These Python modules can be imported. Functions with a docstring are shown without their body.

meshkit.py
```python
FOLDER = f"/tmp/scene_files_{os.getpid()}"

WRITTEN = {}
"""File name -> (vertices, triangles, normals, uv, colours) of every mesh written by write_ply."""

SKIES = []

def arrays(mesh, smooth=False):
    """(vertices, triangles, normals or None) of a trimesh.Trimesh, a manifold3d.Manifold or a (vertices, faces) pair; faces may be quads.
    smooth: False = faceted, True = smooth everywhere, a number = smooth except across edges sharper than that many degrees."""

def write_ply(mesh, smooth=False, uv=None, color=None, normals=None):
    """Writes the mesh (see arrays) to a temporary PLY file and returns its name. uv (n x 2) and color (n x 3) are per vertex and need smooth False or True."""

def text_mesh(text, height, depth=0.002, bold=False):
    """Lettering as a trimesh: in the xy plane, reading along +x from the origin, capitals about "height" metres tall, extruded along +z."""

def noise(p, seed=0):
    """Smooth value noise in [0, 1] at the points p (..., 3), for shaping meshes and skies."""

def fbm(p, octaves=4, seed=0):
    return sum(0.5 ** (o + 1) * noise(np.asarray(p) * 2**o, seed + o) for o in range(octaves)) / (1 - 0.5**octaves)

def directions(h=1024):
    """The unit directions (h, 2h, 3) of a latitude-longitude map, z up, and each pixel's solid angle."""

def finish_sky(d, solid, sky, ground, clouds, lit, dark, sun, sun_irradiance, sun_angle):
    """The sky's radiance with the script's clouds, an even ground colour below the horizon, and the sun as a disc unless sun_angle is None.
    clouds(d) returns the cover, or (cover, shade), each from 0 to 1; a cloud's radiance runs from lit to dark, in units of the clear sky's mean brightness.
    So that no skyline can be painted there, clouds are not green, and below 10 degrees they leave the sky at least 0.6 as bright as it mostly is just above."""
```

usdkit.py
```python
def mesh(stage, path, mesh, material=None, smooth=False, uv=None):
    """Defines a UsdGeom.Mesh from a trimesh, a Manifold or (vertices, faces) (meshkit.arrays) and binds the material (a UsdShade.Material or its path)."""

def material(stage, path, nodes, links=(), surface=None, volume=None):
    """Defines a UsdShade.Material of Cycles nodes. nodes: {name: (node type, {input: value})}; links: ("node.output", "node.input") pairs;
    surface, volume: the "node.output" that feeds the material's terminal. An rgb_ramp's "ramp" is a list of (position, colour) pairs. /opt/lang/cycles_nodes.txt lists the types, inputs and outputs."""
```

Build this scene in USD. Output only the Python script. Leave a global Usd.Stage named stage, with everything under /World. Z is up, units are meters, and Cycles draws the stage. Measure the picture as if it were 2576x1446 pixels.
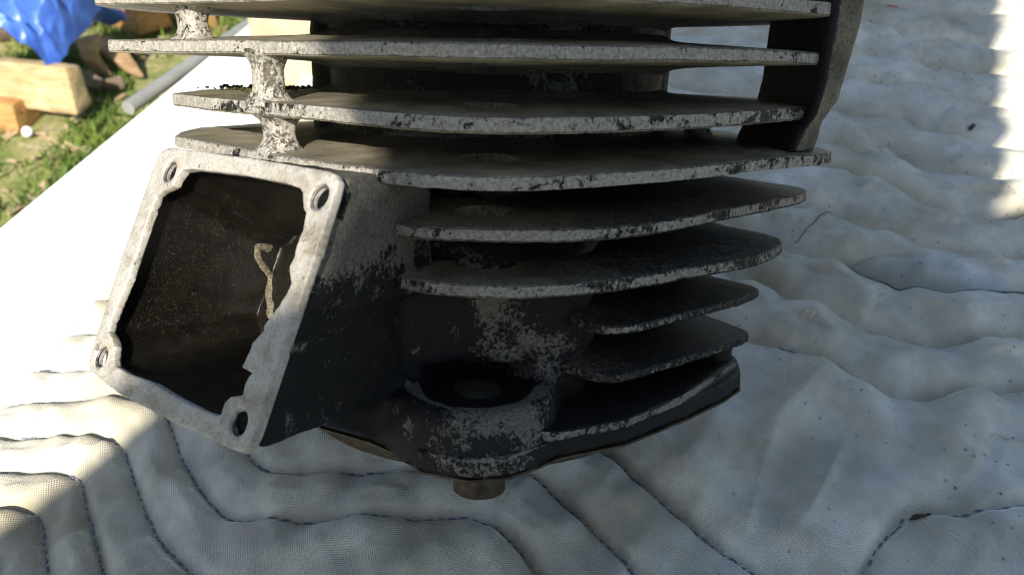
import math, random
import numpy as np, trimesh, manifold3d as m3, shapely
from shapely.geometry import Polygon, Point, LineString
from scipy.spatial import cKDTree
from scipy.ndimage import gaussian_filter, map_coordinates
from pxr import Usd, UsdGeom, UsdLux, UsdShade, Sdf, Gf, Vt
import usdkit, meshkit
from meshkit import fbm, noise

rng = np.random.default_rng(7)
random.seed(7)
stage = Usd.Stage.CreateInMemory()
UsdGeom.SetStageUpAxis(stage, 'Z'); UsdGeom.SetStageMetersPerUnit(stage, 1.0)
UsdGeom.Xform.Define(stage, '/World')
UsdGeom.Scope.Define(stage, '/World/Looks')

# ---------------------------------------------------------------- camera, sky, sun, exposure
EYE = 0.70                                   # camera height above the lawn (m)
PITCH, ROLL = math.radians(38), math.radians(1.0)
FPX = 2231.0                                 # focal length in pixels of a 2576 px wide picture
EXPOSURE = 0.9
SUN_DIR = np.array([-0.05, -0.783, 0.62]); SUN_DIR /= np.linalg.norm(SUN_DIR)     # towards the sun
SUN_I, SKY_I = 1.25, 0.085

cam = UsdGeom.Camera.Define(stage, '/World/camera')
cam.CreateHorizontalApertureAttr(36.0); cam.CreateFocalLengthAttr(36.0 * FPX / 2576)
cam.CreateFStopAttr(30.0); cam.CreateFocusDistanceAttr(0.20)
cam.CreateClippingRangeAttr(Gf.Vec2f(0.01, 500)); cam.CreateExposureAttr(EXPOSURE)
R0 = np.array([1.0, 0, 0]); F0 = np.array([0, math.cos(PITCH), -math.sin(PITCH)]); U0 = np.cross(R0, F0)
right = math.cos(ROLL) * R0 + math.sin(ROLL) * U0; up = -math.sin(ROLL) * R0 + math.cos(ROLL) * U0
M = Gf.Matrix4d(*right, 0, *up, 0, *(-F0), 0, 0, 0, EYE, 1)
cam.AddTransformOp().Set(M)

def material(name, nodes, links=(), surface=None, volume=None):
    return usdkit.material(stage, '/World/Looks/' + name, nodes, links, surface, volume)

el, az = math.asin(SUN_DIR[2]), math.atan2(SUN_DIR[0], SUN_DIR[1])
sky_m = material('sky_look', {'s': ('sky_texture', {'sky_type': 'single_scattering', 'sun_disc': False, 'sun_elevation': el, 'sun_rotation': az}),
                              'b': ('background_shader', {'strength': SKY_I})}, [('s.color', 'b.color')], surface='b.background')
dome = UsdLux.DomeLight.Define(stage, '/World/sky')
UsdShade.MaterialBindingAPI.Apply(dome.GetPrim()).Bind(sky_m)
dome.GetPrim().SetCustomDataByKey('kind', 'structure')
sun = UsdLux.DistantLight.Define(stage, '/World/sun')
sun.CreateIntensityAttr(SUN_I); sun.CreateAngleAttr(0.53); sun.CreateColorAttr(Gf.Vec3f(1.0, 0.94, 0.84)); sun.CreateNormalizeAttr(True)
zax = SUN_DIR; xax = np.cross([0, 0, 1], zax); xax /= np.linalg.norm(xax); yax = np.cross(zax, xax)
sun.AddTransformOp().Set(Gf.Matrix4d(*xax, 0, *yax, 0, *zax, 0, 0, 0, 3, 1))

# ---------------------------------------------------------------- helpers
used = {}
def numbered(path):
    n = used.get(path, 0); used[path] = n + 1
    return path if n == 0 else f'{path}_{n:03d}'

def tag(p, label=None, cat=None, group=None, kind=None):
    for k, v in (('label', label), ('category', cat), ('group', group), ('kind', kind)):
        if v: p.SetCustomDataByKey(k, v)
    return p

def empty(name, loc, rot=None):
    x = UsdGeom.Xform.Define(stage, numbered('/World/' + name)); x.AddTranslateOp().Set(Gf.Vec3d(*map(float, loc)))
    if rot is not None: x.AddRotateXYZOp().Set(Gf.Vec3f(*map(float, rot)))
    return x.GetPrim()

def obj(name, mesh, mat, parent=None, smooth=35):
    base = parent.GetPath().pathString if parent else '/World'
    return usdkit.mesh(stage, numbered(base + '/' + name), mesh, mat, smooth).GetPrim()

def ray(px, py):                             # camera ray through a pixel of the photograph (2576 px wide)
    x, y = px - 1288.0, py - 723.0
    return F0 + right * x / FPX - up * y / FPX

def at(px, py, z):                           # where that ray meets the height z (m above the lawn)
    d = ray(px, py); t = (z - EYE) / d[2]
    return np.array([0, 0, EYE]) + d * t

def to_tm(m):
    q = m.to_mesh(); return trimesh.Trimesh(np.array(q.vert_properties[:, :3], float), np.array(q.tri_verts), process=False)

def to_m3(t):
    return m3.Manifold(m3.Mesh(np.asarray(t.vertices, np.float32), np.asarray(t.faces, np.uint32)))

def relax(tm, it=3, lam=0.5):                # rounds edges as a casting does
    v = np.array(tm.vertices); e = tm.edges_unique; n = len(v)
    deg = np.bincount(e.ravel(), minlength=n)[:, None].clip(1)
    for _ in range(it):
        s = np.zeros_like(v); np.add.at(s, e[:, 0], v[e[:, 1]]); np.add.at(s, e[:, 1], v[e[:, 0]])
        v += lam * (s / deg - v)
    return trimesh.Trimesh(v, tm.faces, process=False)

def rough(tm, amp, size, seed=0, oct=3):     # pushes the surface in and out along its normals
    n = np.array(trimesh.Trimesh(tm.vertices, tm.faces, process=False).vertex_normals)
    d = fbm(np.array(tm.vertices) / size, oct, seed) - 0.5
    return trimesh.Trimesh(np.array(tm.vertices) + n * (2 * amp * d)[:, None], tm.faces, process=False)

def primvar(prim, name, cols):
    UsdGeom.PrimvarsAPI(prim).CreatePrimvar(name, Sdf.ValueTypeNames.Color3fArray, 'vertex').Set(Vt.Vec3fArray.FromNumpy(np.asarray(cols, np.float32)))

def sstep(a, b, x):
    t = np.clip((x - a) / (b - a), 0, 1); return t * t * (3 - 2 * t)

# ---------------------------------------------------------------- materials
def noise_mat(name, c1, c2, scale, rough_=0.7, detail=4, bump=0.0, bscale=None, lo=0.35, hi=0.65, **extra):
    nodes = {'g': ('geometry', {}), 'n': ('noise_texture', {'scale': scale, 'detail': detail, 'roughness': 0.6}),
             'r': ('rgb_ramp', {'ramp': [(lo, c1), (hi, c2)]}), 'p': ('principled_bsdf', {'roughness': rough_, **extra})}
    links = [('g.position', 'n.vector'), ('n.fac', 'r.fac'), ('r.color', 'p.base_color')]
    if bump:
        nodes['bn'] = ('noise_texture', {'scale': bscale or scale * 3, 'detail': 3}); nodes['b'] = ('bump', {'strength': 0.8, 'distance': bump})
        links += [('g.position', 'bn.vector'), ('bn.fac', 'b.height'), ('b.normal', 'p.normal')]
    return material(name, nodes, links, surface='p.BSDF')

def metal(name):
    """Old painted casting. The attribute "wear" holds: r how far the black paint is gone, g how much dull dirt lies on it, b how bright the bare metal is."""
    nodes = {
        'g': ('geometry', {}), 'a': ('attribute', {'attribute': 'wear'}), 's': ('separate_color', {}),
        'n1': ('noise_texture', {'scale': 1000, 'detail': 5, 'roughness': 0.75}), 'n2': ('noise_texture', {'scale': 150, 'detail': 5, 'roughness': 0.68, 'distortion': 0.4}),
        'n3': ('noise_texture', {'scale': 1300, 'detail': 5, 'roughness': 0.75}), 'n4': ('noise_texture', {'scale': 90, 'detail': 4}),
        'm1': ('math', {'math_type': 'multiply', 'value2': 0.8}), 'm2': ('math', {'math_type': 'multiply', 'value2': 0.2}), 'ad': ('math', {'math_type': 'add'}),
        'ad2': ('math', {'math_type': 'add'}), 'thr': ('map_range', {'from_min': 0.94, 'from_max': 1.01, 'to_min': 0, 'to_max': 1, 'clamp': True}),
        'bare': ('rgb_ramp', {'ramp': [(0.28, (0.09, 0.078, 0.06)), (0.42, (0.26, 0.238, 0.20)), (0.60, (0.40, 0.378, 0.33)), (0.72, (0.56, 0.54, 0.49))]}),
        'dirt': ('rgb_ramp', {'ramp': [(0.3, (0.16, 0.140, 0.098)), (0.7, (0.40, 0.355, 0.255))]}),
        'ad3': ('math', {'math_type': 'add'}), 'thr2': ('map_range', {'from_min': 0.8, 'from_max': 1.25, 'to_min': 0, 'to_max': 1, 'clamp': True}),
        'mixd': ('mix_color', {'a': (0.011, 0.011, 0.011)}), 'mixb': ('mix_color', {}),
        'bright': ('mix_color', {'blend_type': 'multiply', 'fac': 1.0}), 'cb': ('combine_color', {}),
        'bump': ('bump', {'strength': 1.0, 'distance': 0.0003}), 'bh': ('math', {'math_type': 'add'}),
        'ro': ('map_range', {'from_min': 0, 'from_max': 1, 'to_min': 0.48, 'to_max': 0.62}),
        'me': ('math', {'math_type': 'multiply', 'value2': 0.25}),
        'p': ('principled_bsdf', {'specular_ior_level': 0.2}),
    }
    links = [('a.color', 's.color')] + [('g.position', f'n{i}.vector') for i in (1, 2, 3, 4)] + [
        ('n1.fac', 'm1.value1'), ('n2.fac', 'm2.value1'), ('m1.value', 'ad.value1'), ('m2.value', 'ad.value2'),
        ('ad.value', 'ad2.value1'), ('s.r', 'ad2.value2'), ('ad2.value', 'thr.value'),
        ('n3.fac', 'bare.fac'), ('n4.fac', 'dirt.fac'), ('n1.fac', 'ad3.value1'), ('s.g', 'ad3.value2'), ('ad3.value', 'thr2.value'),
        ('dirt.color', 'mixd.b'), ('thr2.result', 'mixd.fac'), ('mixd.result', 'mixb.a'), ('bright.result', 'mixb.b'), ('thr.result', 'mixb.fac'),
        ('bare.color', 'bright.a'), ('s.b', 'cb.r'), ('s.b', 'cb.g'), ('s.b', 'cb.b'), ('cb.color', 'bright.b'),
        ('n3.fac', 'bh.value1'), ('thr.result', 'bh.value2'), ('bh.value', 'bump.height'), ('bump.normal', 'p.normal'),
        ('thr.result', 'ro.value'), ('ro.result', 'p.roughness'), ('thr.result', 'me.value1'), ('me.value', 'p.metallic'), ('mixb.result', 'p.base_color')]
    return material(name, nodes, links, surface='p.BSDF')

METAL = metal('worn_black_paint_on_alloy')
def gasket_face():
    nodes = {'g': ('geometry', {}), 'n': ('noise_texture', {'scale': 110, 'detail': 6, 'roughness': .7, 'distortion': .5}), 'n2': ('noise_texture', {'scale': 1500, 'detail': 3, 'roughness': .7}), 'n3': ('noise_texture', {'scale': 320, 'detail': 4, 'roughness': .65}),
             'r': ('rgb_ramp', {'ramp': [(.28, (.17, .135, .085)), (.42, (.31, .28, .23)), (.56, (.43, .41, .37)), (.70, (.37, .30, .20))]}),
             'r2': ('rgb_ramp', {'ramp': [(.30, (.55, .53, .50)), (.5, (1, 1, 1))]}), 'm': ('mix_color', {'blend_type': 'multiply', 'fac': .8}),
             't': ('map_range', {'from_min': .66, 'from_max': .70, 'to_min': 0, 'to_max': .8, 'clamp': True}), 'd': ('mix_color', {'b': (.07, .055, .04)}),
             'b': ('bump', {'strength': .8, 'distance': .00012}), 'p': ('principled_bsdf', {'roughness': .6, 'metallic': .1, 'specular_ior_level': .4})}
    return material('grey_gasket_face', nodes, [('g.position', f'{k}.vector') for k in ('n', 'n2', 'n3')] + [('n.fac', 'r.fac'), ('n2.fac', 'r2.fac'), ('r.color', 'm.a'), ('r2.color', 'm.b'), ('n3.fac', 't.value'), ('t.result', 'd.fac'), ('m.result', 'd.a'),
        ('d.result', 'p.base_color'), ('n2.fac', 'b.height'), ('b.normal', 'p.normal')], surface='p.BSDF')
ALLOY = gasket_face()
STEEL = noise_mat('bright_thread_steel', (0.12, 0.11, 0.10), (0.5, 0.49, 0.47), 700, 0.4, metallic=0.7)
RUST = noise_mat('brown_tarnished_steel', (0.022, 0.015, 0.008), (0.085, 0.058, 0.032), 300, 0.5, 4, 0.0001, metallic=0.3)
PLATE = noise_mat('dark_painted_rib', (0.010, 0.012, 0.013), (0.03, 0.03, 0.028), 250, 0.45, 4, 0.0001)
CONE = noise_mat('cured_sealant', (0.05, 0.045, 0.028), (0.17, 0.15, 0.10), 1500, 0.8)
MOSS = noise_mat('dark_moss', (0.03, 0.035, 0.008), (0.07, 0.075, 0.015), 900, 0.9)

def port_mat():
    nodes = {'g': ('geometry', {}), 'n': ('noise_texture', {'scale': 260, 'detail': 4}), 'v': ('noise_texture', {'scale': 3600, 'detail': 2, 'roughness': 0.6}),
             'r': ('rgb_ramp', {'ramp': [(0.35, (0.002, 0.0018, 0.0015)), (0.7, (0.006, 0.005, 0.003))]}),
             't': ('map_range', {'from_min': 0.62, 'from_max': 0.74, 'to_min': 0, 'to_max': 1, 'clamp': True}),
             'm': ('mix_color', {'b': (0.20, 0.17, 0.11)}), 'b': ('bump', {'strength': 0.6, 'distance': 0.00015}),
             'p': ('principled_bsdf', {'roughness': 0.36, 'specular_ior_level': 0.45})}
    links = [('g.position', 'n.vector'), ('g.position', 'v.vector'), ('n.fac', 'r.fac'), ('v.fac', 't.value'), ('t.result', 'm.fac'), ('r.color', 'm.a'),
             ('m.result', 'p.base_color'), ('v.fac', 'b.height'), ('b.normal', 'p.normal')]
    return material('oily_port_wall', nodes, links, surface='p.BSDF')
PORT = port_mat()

# ---------------------------------------------------------------- the cylinder: its own frame, millimetres (x right, y away, z along the bore; camera height = 0)
TILT = math.radians(23.5); DEP = 213.0; CX = 53 / FPX * DEP
AX = 32.0; BASE = -100.0
def W(p):                                    # cylinder millimetres -> world metres
    p = np.asarray(p, float); yr = p[..., 1] + DEP
    return np.stack([p[..., 0] - CX, yr * math.cos(TILT) + p[..., 2] * math.sin(TILT), -yr * math.sin(TILT) + p[..., 2] * math.cos(TILT)], -1) / 1000 + [0, 0, EYE]
def bray(px, py):                            # a pixel's ray in the cylinder's frame
    d = ray(px, py); return np.array([d[0], d[1] * math.cos(TILT) - d[2] * math.sin(TILT), d[1] * math.sin(TILT) + d[2] * math.cos(TILT)])
EYE_B = np.array([CX, -DEP, 0.0])

cyl = empty('engine_cylinder', W([0, AX, BASE]), (-math.degrees(TILT), 0, 0))
tag(cyl, 'old finned engine cylinder with worn black paint, leaning on the white quilt', 'engine cylinder')
def part(name, tm, mat, parent=None, smooth=40):
    t = trimesh.Trimesh((np.array(tm.vertices) - [0, AX, BASE]) / 1000, tm.faces, process=False)
    return obj(name, t, mat, parent or cyl, smooth)
def wear(prim, fn):                          # fn(points mm, normals) -> r, g, b
    m = UsdGeom.Mesh(prim)
    p = np.array(m.GetPointsAttr().Get(), float) * 1000 + [0, AX, BASE]; n = np.array(m.GetNormalsAttr().Get(), float)
    r, g, b = fn(p, n)
    primvar(prim, 'wear', np.stack([np.broadcast_to(x, len(p)) for x in (r, g, b)], 1))
    return prim

def fin(outline, zb, zt, rin=39.0, et=1.6, eb=1.6, seed=0, holes=(), dents=(), n=900, floor=39.5):
    poly = Polygon(outline)
    c = np.array([0.0, AX])
    th = np.linspace(0, 2 * np.pi, n, endpoint=False)
    rr = np.empty(n)
    for i, a in enumerate(th):
        g = poly.intersection(LineString([c, c + 300 * np.array([math.cos(a), math.sin(a)])]))
        rr[i] = 0 if g.is_empty else max(np.hypot(*(np.array(q) - c)) for q in (g.coords if hasattr(g, 'coords') else [x for k in g.geoms for x in k.coords]))
    rr = np.maximum(rr, floor)
    R = rr + (fbm(np.stack([np.cos(th), np.sin(th), th * 0], 1) * 22, 4, seed + 3) - 0.5) * 1.0 + (noise(np.stack([np.cos(th), np.sin(th), 0 * th], 1) * 90, seed) - .5) * 0.35
    for a0, w, d in dents: R -= d * np.exp(-((np.angle(np.exp(1j * (th - a0)))) / w) ** 2)
    k = np.linspace(0, 1, 13); loop = []     # (fraction of the way from root to rim, side, height offset)
    def off(u, e, R): return e * (1 - u) + 2.2 * np.exp(-(u * np.maximum(R - rin, 1) - 4) / 2.2).clip(0, 1)
    rows = []
    for u in k: rows.append((rin + u * (R - 0.45 - rin), zb - off(u, eb, R)))
    rows += [(R - 0.12, np.full(n, zb + 0.12)), (R, np.full(n, zb + 0.5)), (R + 0.05, np.full(n, (zb + zt) / 2)), (R, np.full(n, zt - 0.5)), (R - 0.12, np.full(n, zt - 0.12))]
    for u in k[::-1]: rows.append((rin + u * (R - 0.45 - rin), zt + off(u, et, R)))
    L = len(rows)
    V = np.stack([np.stack([c[0] + r * np.cos(th), c[1] + r * np.sin(th), z], 1) for r, z in rows], 0)
    warp = (fbm(V.reshape(-1, 3) * [1, 1, 0] / 45, 2, seed + 9) - .5).reshape(L, n) * 0.9
    V[..., 2] += warp
    V = V.reshape(-1, 3)
    V[:, 2] += (fbm(V / 1.6, 2, seed + 5) - .5) * 0.22
    i, j = np.meshgrid(np.arange(L), np.arange(n), indexing='ij'); i2, j2 = (i + 1) % L, (j + 1) % n
    q = np.stack([i * n + j, i * n + j2, i2 * n + j2, i2 * n + j], -1).reshape(-1, 4)
    f = np.vstack([q[:, [0, 1, 2]], q[:, [0, 2, 3]]])
    tm = trimesh.Trimesh(V, f, process=False)
    if tm.volume < 0: tm.invert()
    m = to_m3(tm)
    for (hx, hy, hr) in holes:
        an = np.linspace(0, 2 * np.pi, 40, endpoint=False); jr = hr * (1 + 0.10 * (noise(np.stack([np.cos(an) * 2, np.sin(an) * 2, an * 0 + seed], 1)) - .5))
        cs = m3.CrossSection([np.stack([hx + jr * np.cos(an), hy + jr * np.sin(an)], 1)])
        m = m - m3.Manifold.extrude(cs, 20).translate((0, 0, (zb + zt) / 2 - 10))
    return to_tm(m), poly

def fin_wear(poly, seed, bare_edge=0.62, top=0.30, dirt=0.55, bright=1.15, low=0.0):
    ring = poly.exterior
    def fn(p, n):
        d = np.array(shapely.distance(shapely.points(p[:, 0], p[:, 1]), ring))
        edge = sstep(0.62, 0.3, np.abs(n[:, 2])) * sstep(2.6, 1.2, d)
        big = fbm(p / [14, 14, 9], 3, seed + 20); mid = fbm(p / 3.2, 3, seed + 31)
        near = sstep(6, 0.5, d)
        gone = bare_edge - 0.12 * sstep(0.46, 0.62, big * .55 + mid * .45) - 0.14 * sstep(0.61, 0.67, big * .5 + mid * .5) - 0.09 * sstep(15, 60, p[:, 0])
        r = edge * gone + (1 - edge) * (top - 0.06 + 0.18 * near + 0.16 * (mid - .5) + 0.10 * sstep(-5, -30, p[:, 0]))
        r = np.where(n[:, 2] < -0.5, 0.16 + 0.1 * (mid - .5), r)
        inner = sstep(8, 30, d)
        g = (1 - edge) * (dirt - 0.25 * inner + 0.18 * (mid - .5)) + 0.10 + 0.22 * edge
        right_ = low * sstep(-5, 45, p[:, 0]) * (1 - edge); g = g - 0.30 * right_; r = r - 0.05 * right_
        b = bright * (edge + (1 - edge) * 0.7)
        return r, g, b
    return fn

def rounded(pts, r):
    p = Polygon(pts).buffer(0); return list(p.buffer(-r, join_style=1, quad_segs=12).buffer(2 * r, join_style=1, quad_segs=12).buffer(-r, join_style=1, quad_segs=12).exterior.coords)

def chaikin(p, k=2):
    p = np.array(p, float)
    for _ in range(k):
        a = p[:-1] * .75 + p[1:] * .25; b = p[:-1] * .25 + p[1:] * .75
        p = np.vstack([p[:1], np.stack([a, b], 1).reshape(-1, 2), p[-1:]])
    return [tuple(q) for q in p]
FRONT = chaikin([(-51, -19), (-24, -43.5), (-9, -53.2), (3, -54.6), (14, -52), (37, -36), (58, -18)])
back = [(70, 62), (22, 109), (0, 117), (-22, 109), (-72, 58)]
o1 = rounded([(-97, 16), (-95, 7), (-66, -10)] + FRONT + [(77, -2), (82, 14), (80, 40)] + back + [(-93, 36)], 2)
o2 = rounded([(-93.5, 15), (-92.5, 6), (-66, -10)] + FRONT + [(75, -1), (82, 14), (80, 40)] + back + [(-90, 34)], 2)
o3 = rounded([(-80, 20), (-79, 9), (-66, -6)] + FRONT + [(75, 2), (81, 14), (80, 40)] + back + [(-82, 38)], 2.5)
o4 = rounded([(-83, 24), (-79.5, 10)] + FRONT + [(77.5, -3), (82, 3), (82, 15), (76, 30)] + back + [(-76, 48), (-83, 36)], 3)
o5 = rounded([(-10, 10)] + chaikin([(-20, -33), (-20, -43.5), (-9, -47.8), (4, -48.8), (21, -46.5), (39, -33.5), (61, -10), (75, 4), (81.5, 14), (76, 24), (61, 46)], 3) + back + [(-66, 40)], 3)
o6 = rounded([(-10, 10)] + chaikin([(-20, -33), (-20, -42), (-9, -48.5), (6, -49.8), (23, -45.5), (49, -27), (60, -18), (70.5, -4), (71, 7), (64, 16), (50, 40)], 3) + back + [(-66, 40)], 3)
o7 = rounded([(-20, 20)] + chaikin([(15, -27), (20, -35), (27, -39.5), (41, -29.5), (65, -8), (64.5, -3), (55, 8)], 2) + [(50, 20), (40, 40), (0, 70), (-20, 50)], 1.6)
o8 = rounded([(-20, 20)] + chaikin([(15, -30), (20, -37.5), (26.5, -40), (37, -32), (62.5, -9.5), (63, -4), (56, 7)], 2) + [(50, 20), (40, 40), (0, 70), (-20, 50)], 1.6)
STUD = (-0.5, -31.5, 6.6); STUD2 = (-66, 30, 6.2)
fins = [(o1, 10.3, 13.4, dict(et=1.6, eb=1.8), (STUD,), ()), (o2, -0.2, 2.7, dict(et=2.2, eb=1.7), (STUD,), ((-1.43, 0.022, 1.2),)),
        (o3, -13.0, -10.0, dict(et=1.3, eb=1.3), (STUD,), ()), (o4, -23.2, -20.4, dict(et=1.3, eb=1.6), (STUD, STUD2), ()),
        (o5, -34.0, -31.3, dict(et=1.2, eb=1.2), (STUD,), ()), (o6, -44.6, -41.9, dict(et=1.2, eb=1.0), (STUD,), ((-1.0, .05, .8),)),
        (o7, -55.0, -53.0, dict(et=1.4, eb=1.0), (), ()), (o8, -65.4, -63.5, dict(et=1.4, eb=1.0), (), ())]
for i, (o, zb, zt, kw, holes, dents) in enumerate(fins):
    tm, poly = fin(o, zb, zt, seed=10 * i, holes=holes, dents=dents, **kw)
    low = i >= 6
    wear(part('fin', tm, METAL, smooth=45), fin_wear(poly, 10 * i, bare_edge=(0.70, 0.68, 0.66, 0.66, 0.64, 0.60, 0.52, 0.50)[i],
         top=0.25 if i > 3 else 0.28, dirt=0.50 if i > 3 else 0.66, bright=1.05 if i < 4 else 0.85, low=(0, .2, .4, .5, .9, .9, 1.15, 1.2)[i]))

# ---- port flange plane, from its four corners
TL, TR, BR, BL = (np.array(x, float) for x in ([-73.4, -16.5, -20.5], [-24.2, -61.8, -19.5], [-38.5, -77.4, -65.0], [-86.7, -31.9, -66.2]))
FN = np.cross(TR - TL, BL - TL); FN /= np.linalg.norm(FN)
if FN[1] > 0: FN = -FN
FU = (TR - TL) / np.linalg.norm(TR - TL); FV = np.cross(FU, FN); FV = FV if FV[2] < 0 else -FV
def fuv(px, py):
    d = bray(px, py); t = (TL - EYE_B) @ FN / (d @ FN); q = EYE_B + d * t - TL; return (q @ FU, q @ FV)
def zpx(zx, zy): return ((300 + zx / 1.257) * 0.70614, (500 + zy / 1.257) * 0.70614)
FM = np.array([np.r_[FU, 0], np.r_[FV, 0], np.r_[FN, 0], np.r_[TL, 1]]).T     # (u, v, n) -> cylinder mm
def f2b(tm):
    t = tm.copy(); t.apply_transform(FM)
    if np.linalg.det(FM[:3, :3]) < 0: t.invert()
    return t
outer = [(398, 392), (408, 378), (424, 371), (445, 372), (640, 399), (822, 428), (840, 437), (848, 454), (843, 480), (788, 652), (708, 882), (634, 1104), (622, 1128), (606, 1140), (590, 1134), (450, 1070), (300, 992), (240, 945), (221, 924), (228, 888), (300, 662), (378, 440)]
inner_z = [(440, 133), (480, 128), (700, 152), (900, 192), (958, 212), (974, 235), (977, 300), (990, 325), (984, 352), (976, 400), (944, 482), (938, 520), (914, 566), (924, 640), (900, 690), (868, 742), (832, 786), (800, 830), (800, 850), (772, 880), (745, 912), (744, 925), (722, 975), (702, 1015), (748, 1042), (714, 1104), (706, 1138), (652, 1146), (624, 1172), (610, 1222), (594, 1230), (540, 1212), (420, 1152), (300, 1082), (190, 1042), (132, 1006), (130, 980), (134, 920), (122, 880), (106, 852), (112, 818), (200, 602), (300, 302), (322, 248), (340, 232), (398, 202), (412, 168)]
P_out = Polygon([fuv(*p) for p in outer]).buffer(-0.6, join_style=1).buffer(0.6, join_style=1)
P_in = Polygon([fuv(*zpx(*p)) for p in inner_z]).buffer(0.15, join_style=1).buffer(-0.15)
hole_c = [fuv(*zpx(*p)) for p in ((380, 139), (1049, 253), (74, 968), (690, 1266))]
HR = 2.45
def cs(poly): return m3.CrossSection([np.array(poly.exterior.coords)[:-1]], m3.FillRule.EvenOdd)
fl = m3.Manifold.extrude(cs(P_out), 2.0).translate((0, 0, -2.0)) - m3.Manifold.extrude(cs(P_in), 12).translate((0, 0, -8))
for (u, v) in hole_c: fl = fl - m3.Manifold.cylinder(14, HR, HR, 36).translate((u, v, -9))
fl = relax(to_tm(fl.refine_to_length(0.8)), 2, 0.35)
fl = rough(fl, 0.035, 1.2, 4)
flange = part('port_flange', f2b(fl), ALLOY, smooth=50)
tag(flange, 'pale grey rectangular port flange with four threaded holes')
for (u, v) in hole_c:
    rings = []
    for k in range(3):
        t = trimesh.creation.torus(HR - 0.02, 0.27, 28, 8); t.apply_transform(trimesh.transformations.rotation_matrix(0.12, [1, 0, 0])); t.apply_translation([u, v, -0.6 - 1.05 * k]); rings.append(t)
    pass
    part('screw_thread', f2b(trimesh.util.concatenate(rings)), STEEL, flange)

# ---- body casting: bore wall, transfer bulge, tract behind the flange, stud boss
def vcyl(x, y, r, z0, z1, r2=None, n=72): return m3.Manifold.cylinder(z1 - z0, r, r2 or r, n).translate((x, y, z0))
def pts_hull(p): return m3.Manifold.hull_points([tuple(map(float, x)) for x in p])
fc = [TL, TR, BR, BL]
def shrink(q, k): c = sum(fc) / 4; return c + (q - c) * k
back_rect = [shrink(q, 0.972) - FU * (0.8 if q is TR or q is BR else 0) - FN * 1.9 for q in fc]
core = vcyl(0, AX, 44, -76, 44)
bulge = m3.Manifold.batch_hull([vcyl(-13, -21, 12, -74, -46), vcyl(11, -22, 11, -74, -45), vcyl(-8, -12, 14, -74, -33.5), vcyl(0, 12, 30, -74, -30)])
tract = pts_hull(back_rect + [(-19, -33, -24.0), (-17, -34, -72), (-66, 12, -24), (-74, 6, -70), (-10, 0, -24), (-10, 0, -74)])
tract = tract + pts_hull([back_rect[1], back_rect[1] + np.array([1, 3, -1.5]), (-24, -43, -23.4), (-18, -36, -23.4), back_rect[2], (-24, -44, -62), (-17, -34, -70), (-30, -20, -40)])
boss = m3.Manifold.batch_hull([vcyl(-2, -39.5, 17.6, -79, -77), vcyl(-2, -38.6, 16.6, -70, -66.5, 15.6), vcyl(-20, -34, 6, -79, -70), vcyl(0, 0, 20, -79, -66)])
tract = tract + pts_hull([(x_, y_, z_) for x_, y_ in ((-25, -57), (-19.2, -46.2), (-12, -32), (-24, -30)) for z_ in (-23.3, -47)])
boss = boss + m3.Manifold.batch_hull([vcyl(-20, -34, 6, -78.5, -66), vcyl(-33, -42, 5, -72, -62), vcyl(-25, -15, 8, -78, -62)])
boss = boss + m3.Manifold.batch_hull([vcyl(56.5, -1, 4, -79, -64), vcyl(48, 4, 5, -79, -64)])
web0 = m3.Manifold.batch_hull([vcyl(-21, -34.5, 3.2, -74, -41), vcyl(-9, -30, 4, -74, -43), vcyl(-14, -10, 6, -74, -44)])
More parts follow.
